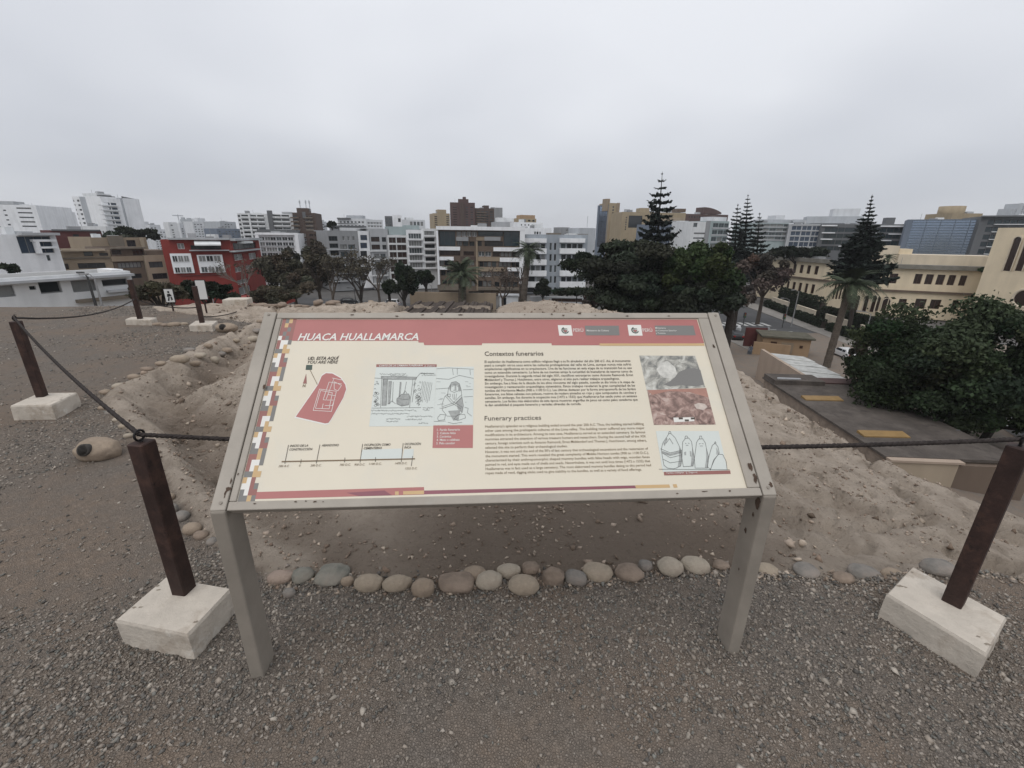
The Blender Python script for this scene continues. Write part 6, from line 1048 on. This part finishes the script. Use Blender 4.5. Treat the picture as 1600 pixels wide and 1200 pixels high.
# burial bundles drawing, lower right
q2 = lambda x, y: (740 + x / 3.2, 480 + y / 3.2); q6 = lambda x, y: (860 + x / 4.617, 490 + y / 4.617)
block('sketch_sheet', [[q2(915, 615), q2(1230, 615), q2(1275, 812), q2(950, 820)]], PBLU)
block('legend_bar', [[q2(955, 820), q2(1288, 813), q2(1291, 830), q2(957, 838)]], PMAR, W0 + .0008); l6 = lambda P, w=.0013: b.line([q6(*p) for p in P], w, W0 + .0015); s6 = lambda P: sh_.px([q6(*p) for p in P], W0 + .0011)
for P in ([(805, 975), (815, 930), (845, 885), (860, 860), (875, 860), (905, 890), (930, 940), (950, 985), (955, 1050), (945, 1095), (900, 1115), (850, 1110), (825, 1090), (815, 1040), (805, 975)], [(800, 970), (870, 1000), (955, 980)], [(812, 1000), (870, 1035), (952, 1015)], [(818, 1045), (870, 1072), (950, 1060)], [(840, 930), (865, 895), (890, 935)], [(858, 860), (862, 845), (872, 846), (876, 862)],
          [(960, 920), (980, 895), (1005, 892), (1025, 920), (1030, 960), (1045, 1040), (1035, 1095), (965, 1100), (955, 1040), (958, 960), (960, 920)], [(975, 895), (980, 878), (992, 878), (998, 894)], [(978, 930), (986, 932)], [(1000, 930), (1008, 932)], [(984, 945), (1000, 945)],
          [(1060, 925), (1075, 900), (1105, 898), (1125, 930), (1130, 960), (1148, 1030), (1140, 1110), (1050, 1110), (1045, 1040), (1055, 970), (1060, 925)], [(1082, 900), (1084, 878), (1096, 878), (1100, 898)], [(1078, 935), (1088, 932)], [(1100, 932), (1110, 935)], [(1085, 950), (1105, 950)],
          [(1160, 990), (1175, 945), (1195, 930), (1215, 955), (1225, 1000), (1190, 1050), (1160, 1120), (1140, 1100), (1145, 1050), (1160, 990)], [(1190, 930), (1196, 918), (1202, 932)], [(1160, 1125), (1185, 1050), (1220, 1010), (1250, 1012), (1275, 1060), (1282, 1120)], [(790, 1118), (1300, 1122)]): l6(P)
for P in ([(810, 985), (870, 1005), (952, 985), (952, 1000), (870, 1022), (812, 1002)], [(935, 960), (950, 990), (955, 1050), (945, 1095), (925, 1100), (935, 1040)], [(1030, 960), (1045, 1040), (1035, 1095), (1020, 1095)], [(1130, 960), (1148, 1030), (1140, 1110), (1122, 1108), (1132, 1040)], [(820, 935), (845, 890), (850, 900), (830, 950)], [(970, 995), (985, 990), (985, 1015), (975, 1018)], [(1012, 985), (1022, 990), (1022, 1030), (1014, 1020)], [(1205, 960), (1222, 1000), (1205, 1015)]): s6(P)
b.build('sketch_lines', PSK, SHEET_); tag(sh_.build('sketch_shading', PSH, SHEET_), kind='stuff')
# two excavation photographs, printed flat
def photo_mat(key, stops, scale, dist):
    m = bpy.data.materials.new(key); m.use_nodes = True; t = m.node_tree; bs = t.nodes['Principled BSDF']; bs.inputs['Roughness'].default_value = .4; tc = nd(t, 'ShaderNodeTexCoord')
    v = nd(t, 'ShaderNodeTexNoise', i_Scale=scale, i_Detail=6., i_Roughness=.62, i_Distortion=dist); t.links.new(tc.outputs['Object'], v.inputs['Vector']); r = nd(t, 'ShaderNodeValToRGB'); e = r.color_ramp.elements
    while len(e) < len(stops): e.new(.5)
    for el, (p, c) in zip(e, stops): el.position = p; el.color = (*c, 1)
    t.links.new(v.outputs[0], r.inputs[0]); t.links.new(r.outputs[0], bs.inputs['Base Color']); return m
PH1 = photo_mat('print_photo_rocks', ((.33, (.11, .115, .11)), (.45, (.24, .235, .21)), (.52, (.36, .35, .31)), (.62, (.50, .495, .45)), (.72, (.58, .58, .54))), 22., 1.2); PH2 = photo_mat('print_photo_red_earth', ((.34, (.10, .06, .05)), (.46, (.22, .14, .115)), (.54, (.33, .22, .185)), (.66, (.47, .37, .32))), 26., 1.4)
P1 = [q6(645, 295), q6(1050, 297), q6(1125, 525), q6(700, 548)]; P2 = [q6(702, 545), q6(1130, 530), q6(1200, 795), q6(752, 797)]
block('printed_photo', [P1], PH1); block('printed_photo', [P2], PH2, W0 + .0006); block('photo_hollow', [[q6(*p) for p in ((905, 450), (930, 415), (985, 392), (1045, 385), (1088, 400), (1115, 505), (1060, 520), (1000, 512), (940, 508), (870, 520), (820, 505), (870, 480))]], PGRY, W0 + .0009)
block('photo_rock', [[q6(*p) for p in ((770, 395), (800, 345), (850, 335), (905, 380), (920, 430), (880, 465), (820, 455), (790, 430))]], mat('print_pale_rock', (.50, .49, .45), .4, .3, 35.), W0 + .0009)
block('photo_earth', [[q6(*p) for p in ((702, 546), (1130, 532), (1148, 600), (1010, 560), (860, 552), (740, 580))]], mat('print_red_soil', (.34, .185, .145), .4, .15, 25.), W0 + .0009)
block('photo_skull', [[q6(*p) for p in ((1042, 650), (1075, 638), (1120, 645), (1140, 668), (1110, 690), (1060, 680))]], mat('print_bone', (.48, .41, .36), .4, .2, 60.), W0 + .0010)
block('scale_bar', [[q6(*p) for p in ((892, 745), (1040, 741), (1045, 770), (898, 778))]], PWHT, W0 + .0010); block('scale_bar', [[q6(930 + 44 * k, 744 + 14 * (k % 2)), q6(960 + 44 * k, 744 + 14 * (k % 2)), q6(962 + 44 * k, 757 + 14 * (k % 2)), q6(932 + 44 * k, 758 + 14 * (k % 2))] for k in range(3)], PDRK, W0 + .0013)
# two ministry logos: shield in a wreath on white, grey name plates
for dx, (a0, a1, a2, a3), pl in ((0, ((871.9, 506.4), (892.8, 506.4), (895.4, 522.8), (874.3, 522.8)), ((914, 507.2), (967.5, 507.2), (969, 522.4), (916, 522.4))), (1, ((981.2, 506), (1002.3, 506), (1005, 522.8), (983.8, 522.8)), ((1023.8, 507), (1084.5, 507), (1088.5, 522.4), (1026, 522.4)))):
    block('logo_plate', [[a0, a1, a2, a3]], PWHT, W0 + .0008); block('name_plate', [list(pl)], PGRY, W0 + .0008); c = np.mean([pan(*p) for p in (a0, a1, a2, a3)], 0); b = PB(); k = .0135
    ring = [c + k * np.array([math.cos(t) * .95, math.sin(t)]) for t in np.linspace(.25 * math.pi + 1.2, .25 * math.pi - 1.2 + 2 * math.pi, 22)]; b.line(ring, .0042, W0 + .0012, True); b.build('logo_wreath', PGRN, SHEET_)
    for nm, P, m in (('logo_shield', [(-.55, .62), (0, .62), (0, 0), (-.55, 0)], PSH), ('logo_shield', [(0, .62), (.55, .62), (.55, 0), (0, 0)], PWHT), ('logo_shield', [(-.55, 0), (.55, 0), (.45, -.4), (0, -.72), (-.45, -.4)], PRED)): b = PB(); b.flat([c + k * np.array(p) for p in P][::-1], W0 + .0013); b.build(nm, m, SHEET_)
    b = PB(); b.line([c + k * np.array(p) for p in ((-.55, .62), (.55, .62), (.55, 0), (.45, -.4), (0, -.72), (-.45, -.4), (-.55, 0), (-.55, .62))], .0016, W0 + .0016, True); b.line([c + k * np.array(p) for p in ((-.55, 0), (.55, 0))], .0012, W0 + .0016, True); b.line([c + k * np.array(p) for p in ((0, 0), (0, .62))], .0012, W0 + .0016, True); b.line([c + k * np.array(p) for p in ((.15, .2), (.35, .5))], .0016, W0 + .0017, True); b.build('logo_outline', PDRK, SHEET_)
# bolts, tears and rust on the frame
def blob(cx, cy, rx, ry, seed, w=.0012, n=14, name='rust_spot'):
    R = random.Random(seed); c = pan(cx, cy); e = pan(cx + rx, cy)[0] - c[0]; g = c[1] - pan(cx, cy + ry)[1]; b = PB(); b.flat([c + np.array([math.cos(t) * e, math.sin(t) * g]) * R.uniform(.5, 1.25) for t in np.linspace(0, 6.283, n + 1)[:-1]], w); b.build(name, RUST, SR)
for i, (x, y, rx, ry) in enumerate(((357, 764, 6, 5), (352, 772, 2.2, 9), (361, 752, 1.6, 7), (1204, 757, 4.5, 6), (1173, 729, 5, 12), (1180, 748, 4, 10), (413, 604, 3, 6), (1115, 541, 2.8, 5), (398, 787, 3, 1.6), (462, 784, 3.5, 1.6), (478, 783, 2.2, 1.2), (492, 784, 4, 1.8), (505, 784, 2, 1), (660, 492, 4, 1.2), (690, 491, 3, 1.3), (720, 492, 5, 1.3), (905, 490, 5, 2), (880, 493, 3, 1.4), (862, 491, 2.5, 1.5), (930, 493, 2, 1), (980, 494, 3, 1.2), (1045, 494, 3, 1.2), (1058, 771, 2.4, 1.4), (1100, 768, 7, 1.2), (1140, 767, 2.4, 2), (372, 741, 1.6, 2.6), (620, 494, 4, 1.2), (550, 492, 4, 1.2), (820, 492, 2, 1.2))): blob(x, y, rx * .75, ry * .75, i)
for sg, pts in ((1, ((.655, .0, .022), (.60, .01, .009), (.52, .03, .012), (.36, .02, .006))),):
    for k, (z, y, r) in enumerate(pts): b = MB(); x = hw - RW - .0012; R = random.Random(k); b.face([(x, .04 + y - .02 + math.cos(t) * r * .6 * R.uniform(.6, 1.2), z + math.sin(t) * r * R.uniform(.6, 1.3)) for t in np.linspace(0, 6.283, 13)[:-1]]); b.build('rust_spot', RUST, SR)
for px_ in ((345, 786), (1200, 762), (420, 492), (1118, 493)):
    c = pan(*px_); b = PB(); b.v = []; R8 = .005; pts = [c + R8 * np.array([math.cos(t), math.sin(t)]) for t in np.linspace(0, 6.283, 9)[:-1]]; b.flat(pts, .003); [b.face([loc(*pts[i], .0), loc(*pts[(i + 1) % 8], .0), loc(*pts[(i + 1) % 8], .003), loc(*pts[i], .003)]) for i in range(8)]; b.build('bolt', METALL, SR)

# ------------------------------------------------------------------ thin coastal haze
hm_ = bpy.data.materials.new('haze_air'); hm_.use_nodes = True; t = hm_.node_tree; t.nodes.clear(); v = nd(t, 'ShaderNodeVolumePrincipled'); v.inputs['Color'].default_value = (.97, .98, 1, 1); v.inputs['Density'].default_value = .0002; v.inputs['Anisotropy'].default_value = .2
t.links.new(v.outputs[0], nd(t, 'ShaderNodeOutputMaterial').inputs['Volume'])
b = MB(); b.box(-1650, -1250, -17, 1650, 1950, 62); tag(b.build('haze', hm_), kind='stuff')
